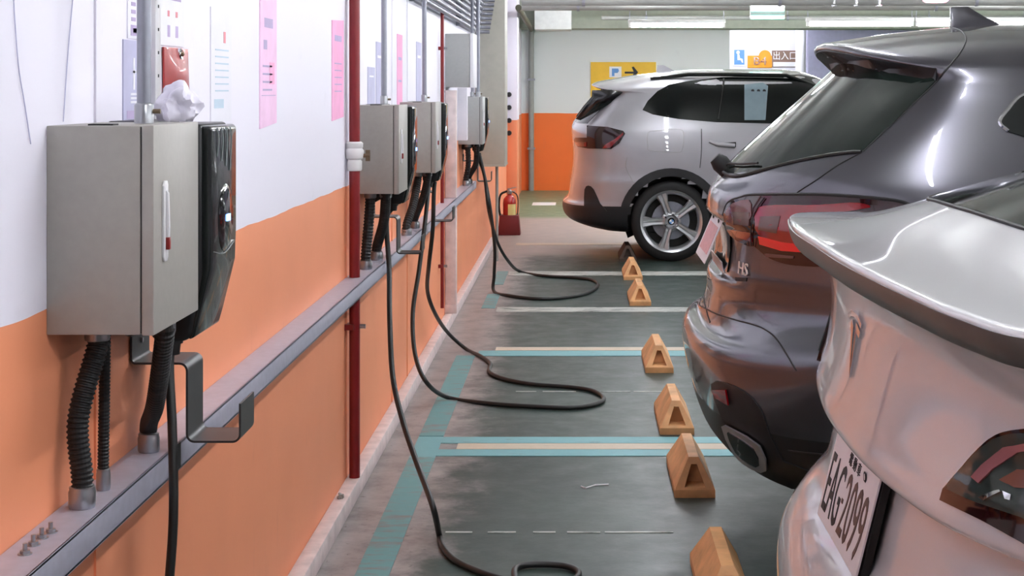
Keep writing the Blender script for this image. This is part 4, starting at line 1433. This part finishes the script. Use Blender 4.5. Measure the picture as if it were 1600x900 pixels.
# rear window: under the spoiler edge, wrapping to the pillars
gl = [(YM, 1.182), (YM - 0.30, 1.189)]
for u, v in ((1300, 242), (1346, 238), (1400, 189), (1435, 155), (1464, 126)):
    l, n = car.ray('px', u, v)
    gl.append((l.y, l.z))
gl += [(YM - 0.62, 1.497), (YM - 0.45, 1.518), (YM - 0.25, 1.542), (YM, 1.55)]
gl = gl + [(2 * YM - y, z) for y, z in reversed(gl[1:-1])]
rg = car.patch('rear_window', 'rear', gl, 0.004, 'glassgreen', suv, 0.045)
car.seam('window_seal', 'rear', [(2 * YM - gl[3][0], gl[3][1]), (2 * YM - gl[2][0], gl[2][1]), (YM + 0.3, 1.187), (YM, 1.18), (YM - 0.3, 1.187), gl[2], gl[3]], 0.006, 'seam', suv, k=5, off=0.002)
wp = [car.ray('rear', YM + dy, z) for dy, z in ((0.06, 1.195), (-0.03, 1.205), (-0.2, 1.212), (-0.36, 1.222))]
obj('rear_wiper', MB().tube(crom([l + n * 0.012 for l, n in wp], 6), 0.004, 8), 'seam', suv, smooth=True)
l, n = car.ray('rear', YM + 0.06, 1.19)
obj('wiper_hub', MB().tube([l - n * 0.01, l + n * 0.03, l + n * 0.055], [0.03, 0.032, 0.022], 14), 'seam', suv, smooth=True)
# third brake lamp under the spoiler
obj('third_brake_lamp', MB().prism([(0.845, YM - 0.12, 1.602), (0.855, YM - 0.12, 1.572), (0.90, YM - 0.12, 1.565), (0.90, YM - 0.12, 1.60)], (0, 0.24, 0)), 'greylens', suv, bevel=0.004)
def edge(y, zc, zs, w):
    return zc + (zs - zc) * (y / w) ** 2


yy_ = [k * 0.08 - 0.64 for k in range(17)]
car.patch('spoiler_underside', 'rear', [(YM + y, edge(y, 1.594, 1.508, 0.716)) for y in yy_] + [(YM + y, edge(y, 1.546, 1.462, 0.735)) for y in reversed(yy_)], 0.003, 'clad', suv, 0.03)
# tail lamps, built on the near side and mirrored to the far side
LO = [(1135, 330), (1142, 319), (1160, 311), (1185, 307), (1230, 305), (1290, 306), (1340, 308), (1385, 313), (1415, 320), (1434, 330), (1434, 338), (1415, 346), (1380, 352), (1350, 366), (1325, 392), (1303, 414), (1260, 416), (1225, 411), (1200, 400), (1184, 386), (1172, 384), (1150, 372), (1137, 352)]
tl = car.patch('tail_lamp', 'px', LO, 0.010, 'darklens', suv, 9, smooth_outline=3, mirror=True)
for tl_i, sgn in zip(tl, (1, -1)):
    def sub(name, pts, off, m, so=0):
        o = car.patch(name, 'px', pts, off, m, tl_i, 7, smooth_outline=so, mirror=(sgn == -1))
        if sgn == -1:
            bpy.data.objects.remove(o[0])
    sub('clear_lens', [(1140, 330), (1150, 319), (1175, 314), (1178, 330), (1176, 345), (1150, 350), (1140, 345)], 0.0125, 'pinklens', 2)
    sub('red_lens', [(1186, 327), (1215, 322), (1265, 322), (1300, 319), (1330, 316), (1352, 318), (1362, 324), (1330, 331), (1295, 338), (1283, 350), (1280, 372), (1256, 380), (1220, 378), (1190, 366), (1184, 345)], 0.0125, 'redlens', 2)
    sub('red_lens', [(1146, 356), (1178, 362), (1180, 378), (1156, 370)], 0.0125, 'redlens')
    sub('reflector', [(1148, 332), (1176, 333), (1175, 352), (1150, 348)], 0.0142, 'greylens')
    sub('reflector', [(1193, 340), (1224, 339), (1218, 364), (1190, 358)], 0.0142, 'greylens')
    sub('red_band', [(1190, 368), (1225, 378), (1285, 386), (1280, 396), (1225, 392), (1192, 382)], 0.0135, 'redglow')
    sub('light_strip', [(1322, 360), (1330, 345), (1345, 340), (1402, 333), (1405, 340), (1350, 347), (1340, 352), (1334, 362)], 0.0140, 'redglow')
    sub('amber_bar', [(1200, 396), (1244, 400), (1243, 404), (1202, 402)], 0.0140, 'greylens')
car.seam('lamp_outline', 'px', [(1133, 338), (1141, 318), (1160, 310), (1185, 306), (1290, 305), (1385, 312), (1420, 320), (1436, 333)], 0.006, 'seam', suv, mirror=True, off=0.006)
car.seam('tailgate_gap', 'px', [(1347, 238), (1310, 258), (1275, 282), (1247, 300), (1243, 306)], 0.0022, 'seam', suv, mirror=True, off=0.0005)
car.seam('spoiler_gap', 'px', [(1484, 43), (1500, 48), (1509, 58), (1507, 70), (1497, 87), (1476, 112), (1458, 133), (1400, 188), (1348, 237)], 0.003, 'seam', suv, mirror=True, off=0.0005)
car.seam('lamp_gap', 'px', [(1180, 384), (1180, 350), (1190, 325), (1200, 311)], 0.002, 'seam', suv, mirror=True, off=0.014)
car.seam('bumper_gap', 'px', [(1095, 478), (1118, 490), (1150, 500), (1190, 512), (1215, 532), (1245, 580)], 0.0025, 'seam', suv, mirror=True, off=0.0005)
# lower bumper dress-up: reflector, exhaust trim, diffuser
sur = car.patch('bumper_insert', 'px', [(1112, 600), (1135, 598), (1165, 612), (1190, 640), (1225, 720), (1300, 745), (1290, 778), (1205, 748), (1160, 710), (1128, 650)], 0.004, 'clad', suv, 10, smooth_outline=2, mirror=True)
car.patch('reflector', 'px', [(1116, 608), (1138, 608), (1142, 632), (1122, 620)], 0.012, 'redlens', suv, 5, mirror=True)
ex = car.patch('exhaust_trim', 'px', [(1134, 664), (1150, 668), (1192, 694), (1202, 730), (1180, 728), (1152, 706)], 0.016, 'alloy', suv, 6, smooth_outline=2, mirror=True)
car.patch('exhaust_opening', 'px', [(1144, 674), (1152, 676), (1184, 698), (1192, 722), (1178, 720), (1156, 702)], 0.019, 'trim', suv, 6, smooth_outline=2, mirror=True)
car.seam('sill_line', 'px', [(1232, 704), (1262, 708), (1310, 712)], 0.003, 'seam', suv, mirror=True)
# side windows
sw = [(1.26, 1.285), (1.34, 1.395), (1.46, 1.462), (1.9, 1.49), (2.5, 1.50), (2.9, 1.45), (3.35, 1.18), (2.4, 1.15), (1.6, 1.17), (1.32, 1.215)]
sg = []
for (u, v) in ((1562, 192), (1575, 172), (1600, 148)):
    l, n = car.ray('px', u, v)
    sg.append((l.x, l.z))
l, n = car.ray('px', 1600, 214)
sw = sg + [(sg[-1][0] + 0.12, 1.475), (1.9, 1.49), (2.5, 1.50), (2.8, 1.45), (3.25, 1.19), (2.4, 1.16), (1.7, 1.18), (l.x, l.z), (sg[0][0] + 0.02, sg[0][1] - 0.025)]
for sd in ('right', 'left'):
    car.patch('side_window', sd, sw, 0.004, 'glass', suv, 0.06, smooth_outline=2)
    car.seam('window_trim', sd, sw[-1:] + sw[:6], 0.006, 'chrome', suv, k=5, off=0.003)
car.patch('windscreen', 'front', [(YM - 0.7, 1.12), (YM + 0.7, 1.12), (YM + 0.55, 1.49), (YM - 0.55, 1.49)], 0.004, 'glass', suv, 0.08)
for sd in ('right', 'left'):
    car.seam('door_gap', sd, [(1.85, 1.15), (1.83, 0.9), (1.86, 0.5)], 0.0025, 'seam', suv)
    car.seam('door_gap', sd, [(2.75, 1.15), (2.75, 0.4)], 0.0025, 'seam', suv)
# shark fin aerial
fp = W(1500, 40, YM)
base_z = car.ray('top', fp.x + 0.09, YM)[0].z
fx = fp.x - 0.03
obj('shark_fin_aerial', MB().add([(fx, YM - 0.03, base_z - 0.02), (fx + 0.22, YM - 0.005, base_z - 0.02), (fx + 0.22, YM + 0.005, base_z - 0.02), (fx, YM + 0.03, base_z - 0.02),
                                 (fx - 0.003, YM - 0.012, base_z + 0.062), (fx + 0.055, YM - 0.012, base_z + 0.064), (fx + 0.055, YM + 0.012, base_z + 0.064), (fx - 0.003, YM + 0.012, base_z + 0.062), (fx + 0.12, YM - 0.01, base_z + 0.025), (fx + 0.12, YM + 0.01, base_z + 0.025)],
                                [(0, 1, 8, 5, 4), (3, 7, 6, 9, 2), (0, 4, 7, 3), (4, 5, 6, 7), (5, 8, 9, 6), (8, 1, 2, 9), (0, 3, 2, 1)]), 'grey_paint', suv, bevel=0.004)
for s in (-1, 1):
    rl = [car.ray('top', x, YM + s * 0.60)[0] for x in (1.45, 1.8, 2.2, 2.6)]
    obj('roof_rail', MB().tube([rl[0]] + [p + Vector((0, 0, 0.035)) for p in rl[1:]] , 0.014, 8), 'seam', suv, smooth=True)
# number plate (paper trade plate swinging out at its foot) over a dark recess
car.patch('plate_recess', 'rear', [(YM - 0.27, 0.875), (YM + 0.27, 0.875), (YM + 0.30, 1.018), (YM - 0.30, 1.018)], 0.004, 'trim', suv, 0.05)
xt, xb, zt, zb_ = 0.428, 0.372, 1.037, 0.893
xt = 0.472
pl = MB().prism([(xt, YM - 0.19, zt), (xt, YM + 0.19, zt), (xt - 0.062, YM + 0.19, zb_), (xt - 0.062, YM - 0.19, zb_)], (-0.002, 0, 0.0))
plo = obj('number_plate', pl, 'platewhite', suv)


def on_plate(u, v, d=0.0):      # u across (+ towards the camera side), v down 0..1
    return Vector((xt - 0.062 * v - 0.0025 - d, YM - u, zt + (zb_ - zt) * v))


obj('plate_print', MB().prism([on_plate(-0.15, 0.2), on_plate(0.15, 0.2), on_plate(0.15, 0.82), on_plate(-0.15, 0.82)], (-0.0008, 0, 0)), 'platepink', plo)
for u in (-0.1, 0.1):
    obj('plate_bolt', MB().lathe([(0.0, -0.004), (0.007, -0.004), (0.008, 0.0)], on_plate(u, 0.08), 'x', 10), 'seam', plo)
l1 = car.ray('rear', YM, 0.87)[0].x
obj('plate_holder', MB().prism([(l1 - 0.005, YM - 0.20, 0.86), (l1 - 0.005, YM + 0.20, 0.86), (l1 - 0.012, YM + 0.20, 0.90), (l1 - 0.012, YM - 0.20, 0.90)], (-0.004, 0, 0)), 'platewhite', suv)
# badge
bl, bn = car.ray('px', 1158, 422)
for txt, pxy, size, mm in (('HS', (1162, 421), 0.056, 'badge'),):
    l, n = car.ray('px', *pxy)
    right = Vector((0, 0, 1)).cross(-n).normalized() * -1
    right = n.cross(Vector((0, 0, 1))).normalized() * -1
    up = n.cross(right) * -1
    if up.z < 0:
        up = -up
    obj('badge', text_mb(txt, size, lambda u, v, d, l=l, n=n, right=right, up=up: l + n * (0.003 + d) + right * u + up * v, 0.0015, xs=1.5), mm, suv)

car.patch('badge', 'px', [(1150, 433), (1168, 434), (1167, 440), (1150, 439)], 0.003, 'seam', suv, 4, th=0.003)

# ---------------------------------------------- silver SUV far away
YS = 14.52
B_S = {'a': [0, 0.01, 0.05, 0.12, 0.24, 0.46, 1.0], 'g': [0, 0.01, 0.05, 0.13, 0.25, 0.45, 0.9]}
xf = 4.35
x0 = -0.155
rows = [
    (0.24, 0.24, 0.24, 0.16, xf - 0.25, 0.80, 'a'),    # 0
    (0.29, 0.27, 0.28, 0.00, xf - 0.1, 0.86, 'a'),     # 1
    (0.36, 0.32, 0.36, -0.13, xf - 0.05, 0.89, 'a'),   # 2
    (0.43, 0.40, 0.46, -0.152, xf, 0.905, 'a'),        # 3
    (0.47, 0.47, 0.52, -0.145, xf, 0.912, 'a'),        # 4
    (0.51, 0.52, 0.56, -0.105, xf, 0.915, 'a'),        # 5
    (0.66, 0.66, 0.66, -0.080, xf, 0.92, 'a'),         # 6
    (0.82, 0.80, 0.78, -0.055, xf - 0.02, 0.92, 'a'),  # 7
    (0.93, 0.90, 0.88, -0.058, xf - 0.06, 0.915, 'a'),  # 8
    (1.05, 1.02, 0.94, -0.068, xf - 0.2, 0.905, 'a'),  # 9
    (1.14, 1.10, 0.98, -0.078, xf - 0.6, 0.89, 'a'),   # 10 glass foot
    (1.18, 1.14, 1.06, -0.055, xf - 1.2, 0.875, 'a'),  # 11
    (1.32, 1.26, 1.22, 0.075, xf - 1.5, 0.83, 'g'),    # 12
    (1.43, 1.37, 1.36, 0.175, xf - 1.8, 0.775, 'g'),   # 13
    (1.49, 1.43, 1.44, 0.225, xf - 1.95, 0.745, 'g'),  # 14
    (1.498, 1.445, 1.46, 0.14, xf - 2.0, 0.735, 'g'),  # 15 spoiler underside
    (1.51, 1.455, 1.48, 0.112, xf - 2.03, 0.728, 'g'),  # 16 lip
    (1.53, 1.47, 1.50, 0.14, xf - 2.06, 0.72, 'g'),    # 17
    (1.59, 1.53, 1.56, 0.40, xf - 2.15, 0.68, 'g'),    # 18
    (1.625, 1.585, 1.60, 0.70, xf - 2.25, 0.58, 'g'),  # 19
    (1.645, 1.635, 1.63, 1.0, xf - 2.35, 0.3, 'g'),    # 20
    (1.65, 1.65, 1.635, 1.15, xf - 2.4, 0.0, 'g'),     # 21
]
car = Car(rows, YS, B_S, B_FRONT, ((0, 6), (13, 17)))
bm = thing('silver_suv', 'silver SUV with five-spoke wheel parked at the far end', 'car', (2.0, YS, 0), 'parked cars')
WX, WR = 0.785, 0.343
car.cut = [(WX, WR, 0.385), (WX + 2.69, WR, 0.385)]
car.shell('lower_cladding', 0, 4, 'clad', bm)
car.shell('body', 4, 21, 'silver_paint', bm)
for wx in (WX, WX + 2.69):
    arch_trim(car, bm, wx, WR + 0.01, 0.375, 0.445, 'clad', a0=-12, a1=192)
    arch_liner(car, bm, wx, WR, 0.40, 0.91)
    for s in (-1, 1):
        wg = obj('wheel', MB().lathe([(0.05, -s * 0.02), (0.06, s * 0.05)], (wx, YS + s * 0.88, WR), 'y', 12), 'alloy', bm)
        wheel(wg, wx, YS + s * 0.905, WR, WR, 0.262, s, s == -1 and wx == WX)
tl = car.patch('tail_lamp', 'px', [(894, 215), (918, 215), (918, 197), (950, 199), (974, 205), (977, 209), (968, 224), (955, 233), (920, 232), (904, 229)], 0.010, 'darklens', bm, 5, mirror=True)
for i, tt in enumerate(tl):
    for pts, mm in (([(942, 232), (954, 231), (974, 211), (974, 207), (962, 217), (946, 226)], 'redlens'), ([(900, 222), (918, 222), (918, 229), (905, 228)], 'redlens')):
        o = car.patch('red_lens', 'px', pts, 0.0135, mm, tt, 4, mirror=(i == 1))
        if i == 1:
            bpy.data.objects.remove(o[0])
car.patch('rear_window', 'rear', [(YS - 0.66, 1.17), (YS + 0.66, 1.17), (YS + 0.62, 1.40), (YS + 0.55, 1.47), (YS - 0.55, 1.47), (YS - 0.62, 1.40)], 0.004, 'glass', bm, 0.06)
for s_ in (-1, 1):
    bp = [W(u, v, 13.85) for u, v in ((927, 141), (982, 139.5), (964, 155), (937, 172), (907, 188), (899, 186), (912, 168), (926, 152))]
    obj('pillar_blade', MB().prism([(p.x, YS + s_ * 0.67, p.z) for p in bp], (0, -s_ * 0.03, 0)), 'trim', bm, bevel=0.003)
sg = []
for u, v in ((1004, 172), (1012, 158), (1027, 143), (1045, 133), (1075, 127), (1130, 121), (1190, 118), (1250, 117)):
    l, n = car.ray('px', u, v)
    sg.append((l.x, l.z))
sb = []
for u, v in ((1200, 193), (1120, 191), (1060, 186), (1020, 179)):
    l, n = car.ray('px', u, v)
    sb.append((l.x, l.z))
sw = sg + [(2.5, 1.48), (3.0, 1.16)] + sb
swr = None
for sd in ('right', 'left'):
    o = car.patch('side_window', sd, sw, 0.004, 'glass', bm, 0.06)
    if sd == 'right':
        swr = o
    l, n = car.ray('px', 1122, 187)
    l2, n2 = car.ray('px', 1131, 124)
    car.seam('window_divider', sd, [(l.x, l.z), (l2.x, l2.z)], 0.012, 'trim', bm, off=0.0)
    car.seam('door_gap', sd, [(car.ray('px', 1096, 196)[0].x, 1.13), (car.ray('px', 1096, 230)[0].x, 0.95), (car.ray('px', 1090, 255)[0].x + 0.02, 0.80)], 0.003, 'seam', bm)
    car.seam('door_gap', sd, [(2.15, 1.13), (2.15, 0.4)], 0.003, 'seam', bm)
car.patch('window_pale_patch', 'px', [(1163, 133), (1192, 130), (1200, 135), (1198, 160), (1196, 188), (1163, 188)], 0.0075, 'panepatch', bm, 6, th=0.002)  # pale patch added on the glass for what shows in the window
for u in (1176, 1185, 1194):
    l, n = car.ray('px', u, 143)
    obj('pale_patch_dot', MB().lathe([(0.0, -0.003), (0.014, -0.003), (0.014, 0.0)], l + n * 0.009, 'y', 12), 'seam', swr)
hl = [car.ray('px', u, v) for u, v in ((1108, 221), (1122, 226), (1148, 228))]
obj('door_handle', MB().tube([l + n * 0.015 for l, n in hl], [0.012, 0.02, 0.02], 10), 'silver_paint', bm, smooth=True)
car.patch('handle_recess', 'px', [(1110, 224), (1150, 222), (1150, 230), (1120, 229)], 0.003, 'seam', bm, 4)
car.seam('fuel_flap_gap', 'px', [(1015, 205), (1060, 202), (1068, 210), (1066, 233), (1058, 238), (1016, 235), (1012, 228), (1012, 210), (1015, 205)], 0.0025, 'greypipe', bm)
car.seam('bumper_gap', 'px', [(980, 246), (978, 262), (990, 285)], 0.0025, 'greypipe', bm, mirror=True)
car.patch('bumper_side_insert', 'px', [(913, 322), (914, 296), (920, 290), (928, 296), (938, 318), (948, 330), (935, 340), (912, 335)], 0.006, 'clad', bm, 5, smooth_outline=2, mirror=True)
for s in (-1, 1):
    rl = [car.ray('top', x, YS + s * 0.60)[0] for x in (0.62, 0.95, 1.3, 1.8, 2.2)]
    obj('roof_rail', MB().tube([rl[0] + Vector((0, 0, 0.005))] + [p + Vector((0, 0, 0.03)) for p in rl[1:-1]] + [rl[-1]], 0.017, 8), 'trim', bm, smooth=True)
car.patch('windscreen', 'front', [(YS - 0.68, 1.08), (YS + 0.68, 1.08), (YS + 0.55, 1.44), (YS - 0.55, 1.44)], 0.004, 'glass', bm, 0.08)
l = car.ray('top', 0.75, YS)[0]
obj('shark_fin_aerial', MB().add([(l.x - 0.05, YS - 0.03, l.z - 0.01), (l.x + 0.15, YS, l.z - 0.01), (l.x - 0.05, YS + 0.03, l.z - 0.01), (l.x - 0.04, YS - 0.008, l.z + 0.06), (l.x + 0.02, YS, l.z + 0.06), (l.x - 0.04, YS + 0.008, l.z + 0.06)], [(0, 1, 4, 3), (2, 5, 4, 1), (0, 3, 5, 2), (3, 4, 5), (0, 2, 1)]), 'silver_paint', bm)

# ---------------------------------------------- white saloon in front
YT = 2.60
B_T = {'low': [0, 0.008, 0.05, 0.14, 0.28, 0.55, 1.1], 'mid': [0, 0.010, 0.05, 0.13, 0.28, 0.58, 1.1], 'lip': [0, 0.010, 0.045, 0.11, 0.24, 0.55, 1.1], 'gl': [0, 0.01, 0.04, 0.10, 0.22, 0.5, 1.1]}
xf = 5.05
rows = [
    (0.22, 0.22, 0.20, 0.50, xf - 0.2, 0.82, 'low'),     # 0
    (0.30, 0.28, 0.27, 0.42, xf - 0.1, 0.89, 'low'),     # 1
    (0.42, 0.40, 0.42, 0.37, xf - 0.03, 0.935, 'low'),   # 2
    (0.54, 0.52, 0.52, 0.352, xf, 0.95, 'low'),          # 3
    (0.63, 0.62, 0.58, 0.358, xf, 0.957, 'low'),         # 4
    (0.695, 0.69, 0.62, 0.396, xf, 0.96, 'low'),          # 5 bumper top
    (0.74, 0.75, 0.66, 0.440, xf - 0.02, 0.96, 'mid'),   # 6
    (0.80, 0.82, 0.70, 0.458, xf - 0.05, 0.958, 'mid'),  # 7 plate pocket
    (0.872, 0.89, 0.73, 0.474, xf - 0.08, 0.956, 'mid'),  # 8
    (0.886, 0.905, 0.74, 0.470, xf - 0.09, 0.955, 'mid'),  # 9
    (0.889, 0.910, 0.75, 0.434, xf - 0.1, 0.955, 'mid'),  # 10 ledge
    (0.898, 0.922, 0.77, 0.425, xf - 0.14, 0.953, 'mid'),  # 11
    (0.94, 0.96, 0.80, 0.434, xf - 0.22, 0.947, 'mid'),  # 12
    (1.02, 1.01, 0.86, 0.446, xf - 0.5, 0.945, 'mid'),   # 13
    (1.10, 1.06, 0.92, 0.452, xf - 0.8, 0.935, 'mid'),   # 14
    (1.150, 1.130, 0.97, 0.444, xf - 1.0, 0.938, [0, 0.004, 0.030, 0.060, 0.105, 0.30, 1.0]),    # 15
    (1.166, 1.146, 0.98, 0.420, xf - 1.06, 0.936, [0, 0.004, 0.030, 0.060, 0.105, 0.30, 1.0]),   # 16
    (1.171, 1.151, 0.99, 0.396, xf - 1.1, 0.934, [0, 0.004, 0.030, 0.060, 0.105, 0.30, 1.0]),    # 17 lip face foot
    (1.206, 1.186, 1.01, 0.384, xf - 1.2, 0.932, [0, 0.004, 0.030, 0.060, 0.105, 0.30, 1.0]),     # 18 lip face head
    (1.214, 1.192, 1.03, 0.387, xf - 1.25, 0.930, [0, 0.004, 0.030, 0.060, 0.105, 0.30, 1.0]),   # 19 lip top
    (1.215, 1.195, 1.04, 0.42, xf - 1.3, 0.925, [0, 0.004, 0.030, 0.060, 0.105, 0.30, 1.0]),     # 20
    (1.216, 1.198, 1.05, 0.47, xf - 1.35, 0.915, 'lip'),   # 19
    (1.224, 1.204, 1.07, 0.54, xf - 1.4, 0.90, 'gl'),    # 20
    (1.252, 1.222, 1.10, 0.615, xf - 1.45, 0.875, 'gl'),  # 21 glass foot
    (1.34, 1.285, 1.22, 0.87, xf - 1.7, 0.79, 'gl'),      # 22
    (1.46, 1.39, 1.38, 1.30, xf - 2.0, 0.72, 'gl'),      # 23
    (1.56, 1.49, 1.50, 1.80, xf - 2.3, 0.63, 'gl'),      # 24
    (1.60, 1.57, 1.57, 2.15, xf - 2.5, 0.50, 'gl'),      # 25
    (1.62, 1.61, 1.61, 2.3, xf - 2.6, 0.25, 'gl'),       # 26
    (1.624, 1.624, 1.624, 2.35, xf - 2.65, 0.0, 'gl'),   # 27
]
car = Car(rows, YT, B_T, B_FRONT, ((0, 12), (15, 19)), ku=8, kv=6)
te = thing('white_car', 'pearl white car with tail spoiler lip, nearest and cut off at the right', 'car', (2.7, YT, 0), 'parked cars')
WR = 0.35
car.cut = [(1.36, WR, 0.38), (4.25, WR, 0.38)]
car.shell('lower_body', 0, 1, 'clad', te)
car.shell('body', 1, 29, 'white_paint', te)
for wx in (1.36, 4.25):
    arch_trim(car, te, wx, WR, 0.372, 0.41, 'clad', off=0.004)
    arch_liner(car, te, wx, WR, 0.39, 0.95)
    for s in (-1, 1):
        wg = obj('wheel', MB().lathe([(0.05, -s * 0.02), (0.06, s * 0.05)], (wx, YT + s * 0.9, WR), 'y', 12), 'alloy', te)
        wheel(wg, wx, YT + s * 0.93, WR, WR, 0.245, s, False)
# dark grey band laid along the rear face of the spoiler lip
car.strip('spoiler_lip_band', 17, 18, 0.90, 0.002, 'lipgrey', te)
# rear glass
gl = [(YT - a, b) for a, b in ((0.0, 1.262), (0.3, 1.258), (0.5, 1.250), (0.60, 1.252), (0.62, 1.30), (0.58, 1.40), (0.5, 1.50), (0.3, 1.54), (0.0, 1.55))]
gl = gl + [(2 * YT - y, z) for y, z in reversed(gl[1:-1])]
car.patch('rear_window', 'rear', gl, 0.003, 'glassgreen', te, 0.05)
car.seam('window_seal', 'rear', [(YT + a, b) for a, b in ((-0.60, 1.252), (-0.5, 1.249), (-0.3, 1.256), (0, 1.26), (0.3, 1.256), (0.5, 1.249), (0.60, 1.252))], 0.004, 'seam', te, off=0.001)
# tail lamps
LT = [(1474, 783), (1479, 765), (1505, 735), (1530, 706), (1556, 683), (1585, 672), (1640, 668), (1700, 690), (1720, 760), (1700, 880), (1650, 880), (1600, 848), (1540, 815)]
LT = LT[:1] + [(p.x, p.y) for p in crom([Vector((a, b, 0)) for a, b in LT[1:9]], 4)] + LT[9:]
tl = car.patch('tail_lamp', 'px', LT, 0.006, 'darklens', te, 9, mirror=True)
for i, tt in enumerate(tl):
    for nm, pts, off, mm in (('smoked_lens', [(1484, 764), (1508, 737), (1532, 709), (1558, 687), (1585, 677), (1640, 674), (1690, 700), (1700, 780), (1690, 850), (1600, 808), (1530, 785)], 0.0085, 'lenssmoke'),
                             ('red_lens', [(1528, 748), (1545, 728), (1578, 700), (1625, 690), (1640, 700), (1600, 708), (1562, 735), (1540, 758)], 0.011, 'lensrose'),
                             ('reflector', [(1572, 752), (1600, 735), (1640, 735), (1640, 765), (1595, 765)], 0.011, 'lensamber'),
                             ('reflector', [(1540, 779), (1572, 768), (1574, 772), (1548, 784)], 0.011, 'chrome'),
                             ('reflector', [(1577, 770), (1590, 776), (1588, 786), (1580, 784)], 0.011, 'chrome')):
        o = car.patch(nm, 'px', pts, off, mm, tt, 8, mirror=(i == 1))
        if i == 1:
            bpy.data.objects.remove(o[0])
# number plate, leaning with the bumper
zpb, zpt = 0.722, 0.880
xpb, xpt = 0.418, 0.458
pl = obj('number_plate', MB().prism([(xpb, YT - 0.19, zpb), (xpb, YT + 0.19, zpb), (xpt, YT + 0.19, zpt), (xpt, YT - 0.19, zpt)], (-0.003, 0, 0)), 'platewhite', te)


def on_plate2(u, v, d=0.0):     # u to the right as read from behind, v up from the plate's middle
    k = (v + (zpt - zpb) / 2) / (zpt - zpb)
    return Vector((xpb + (xpt - xpb) * k - 0.0034 - d, YT - u, (zpb + zpt) / 2 + v))


def lettering(txt, size, u0, v0, m, xs):
    obj('plate_lettering', text_mb(txt, size, lambda u, v, d: on_plate2(u + u0, v + v0, d), 0.0006, fit=xs), m, pl)


lettering('EAG', 0.1, -0.104, -0.014, 'inkdark', (0.135, 0.098))
lettering('-', 0.1, -0.022, -0.014, 'plateink_reflect', (0.012, 0.007))
lettering('2099', 0.1, 0.076, -0.014, 'plateink_reflect', (0.182, 0.098))
lettering('電 動 車', 0.03, 0.005, 0.052, 'inkdark', (0.10, 0.020))
obj('plate_emblem', MB().lathe([(0.0, -0.0012), (0.010, -0.0012), (0.010, 0.0)], on_plate2(0.095, 0.052), 'x', 20), 'inkdark', pl)
obj('plate_emblem', MB().lathe([(0.0, -0.0022), (0.005, -0.0022), (0.005, 0.0)], on_plate2(0.097, 0.054), 'x', 16), 'platewhite', pl)
obj('plate_frame', MB().prism([(xpb + 0.002, YT - 0.197, zpb - 0.006), (xpb + 0.002, YT + 0.197, zpb - 0.006), (xpt + 0.002, YT + 0.197, zpt), (xpt + 0.002, YT - 0.197, zpt)], (0.012, 0, 0)), 'seam', pl)
# T-shaped emblem on the tailgate
def body_poly(pts, off, m, name):
    hits = [car.ray('rear', YT - u, v) for u, v in pts]
    n = hits[0][1]
    obj(name, MB().prism([l + nn * 0.0005 for l, nn in hits], n * off), m, te)


zt0 = 1.055
body_poly([(-0.062, zt0 + 0.034), (-0.030, zt0 + 0.044), (0.0, zt0 + 0.046), (0.030, zt0 + 0.044), (0.062, zt0 + 0.034), (0.056, zt0 + 0.026), (0.03, zt0 + 0.034), (0.0, zt0 + 0.037), (-0.03, zt0 + 0.034), (-0.056, zt0 + 0.026)], 0.004, 'chrome', 'emblem')
body_poly([(-0.052, zt0 + 0.020), (-0.028, zt0 + 0.028), (-0.016, zt0 + 0.030), (-0.008, zt0 + 0.020), (0.0, zt0 - 0.062), (0.008, zt0 + 0.020), (0.016, zt0 + 0.030), (0.028, zt0 + 0.028), (0.052, zt0 + 0.020), (0.044, zt0 + 0.008), (0.024, zt0 + 0.014), (0.0, zt0 - 0.062), (-0.024, zt0 + 0.014), (-0.044, zt0 + 0.008)], 0.004, 'chrome', 'emblem')
# side windows, windscreen, panel gaps
sw = [(1.0, 1.235), (1.25, 1.33), (1.7, 1.44), (2.3, 1.50), (2.9, 1.46), (3.5, 1.16), (2.6, 1.10), (1.5, 1.14)]
for sd in ('right', 'left'):
    car.patch('side_window', sd, sw, 0.004, 'glass', te, 0.08, smooth_outline=2)
    car.seam('door_gap', sd, [(1.75, 1.1), (1.72, 0.85), (1.8, 0.45)], 0.0025, 'seam', te)
car.patch('windscreen', 'front', [(YT - 0.7, 1.10), (YT + 0.7, 1.10), (YT + 0.55, 1.50), (YT - 0.55, 1.50)], 0.004, 'glass', te, 0.08)

# ------------------------------------------------------------------ tidy up helper properties
for o in bpy.data.objects:
    if '_org' in o:
        del o['_org']
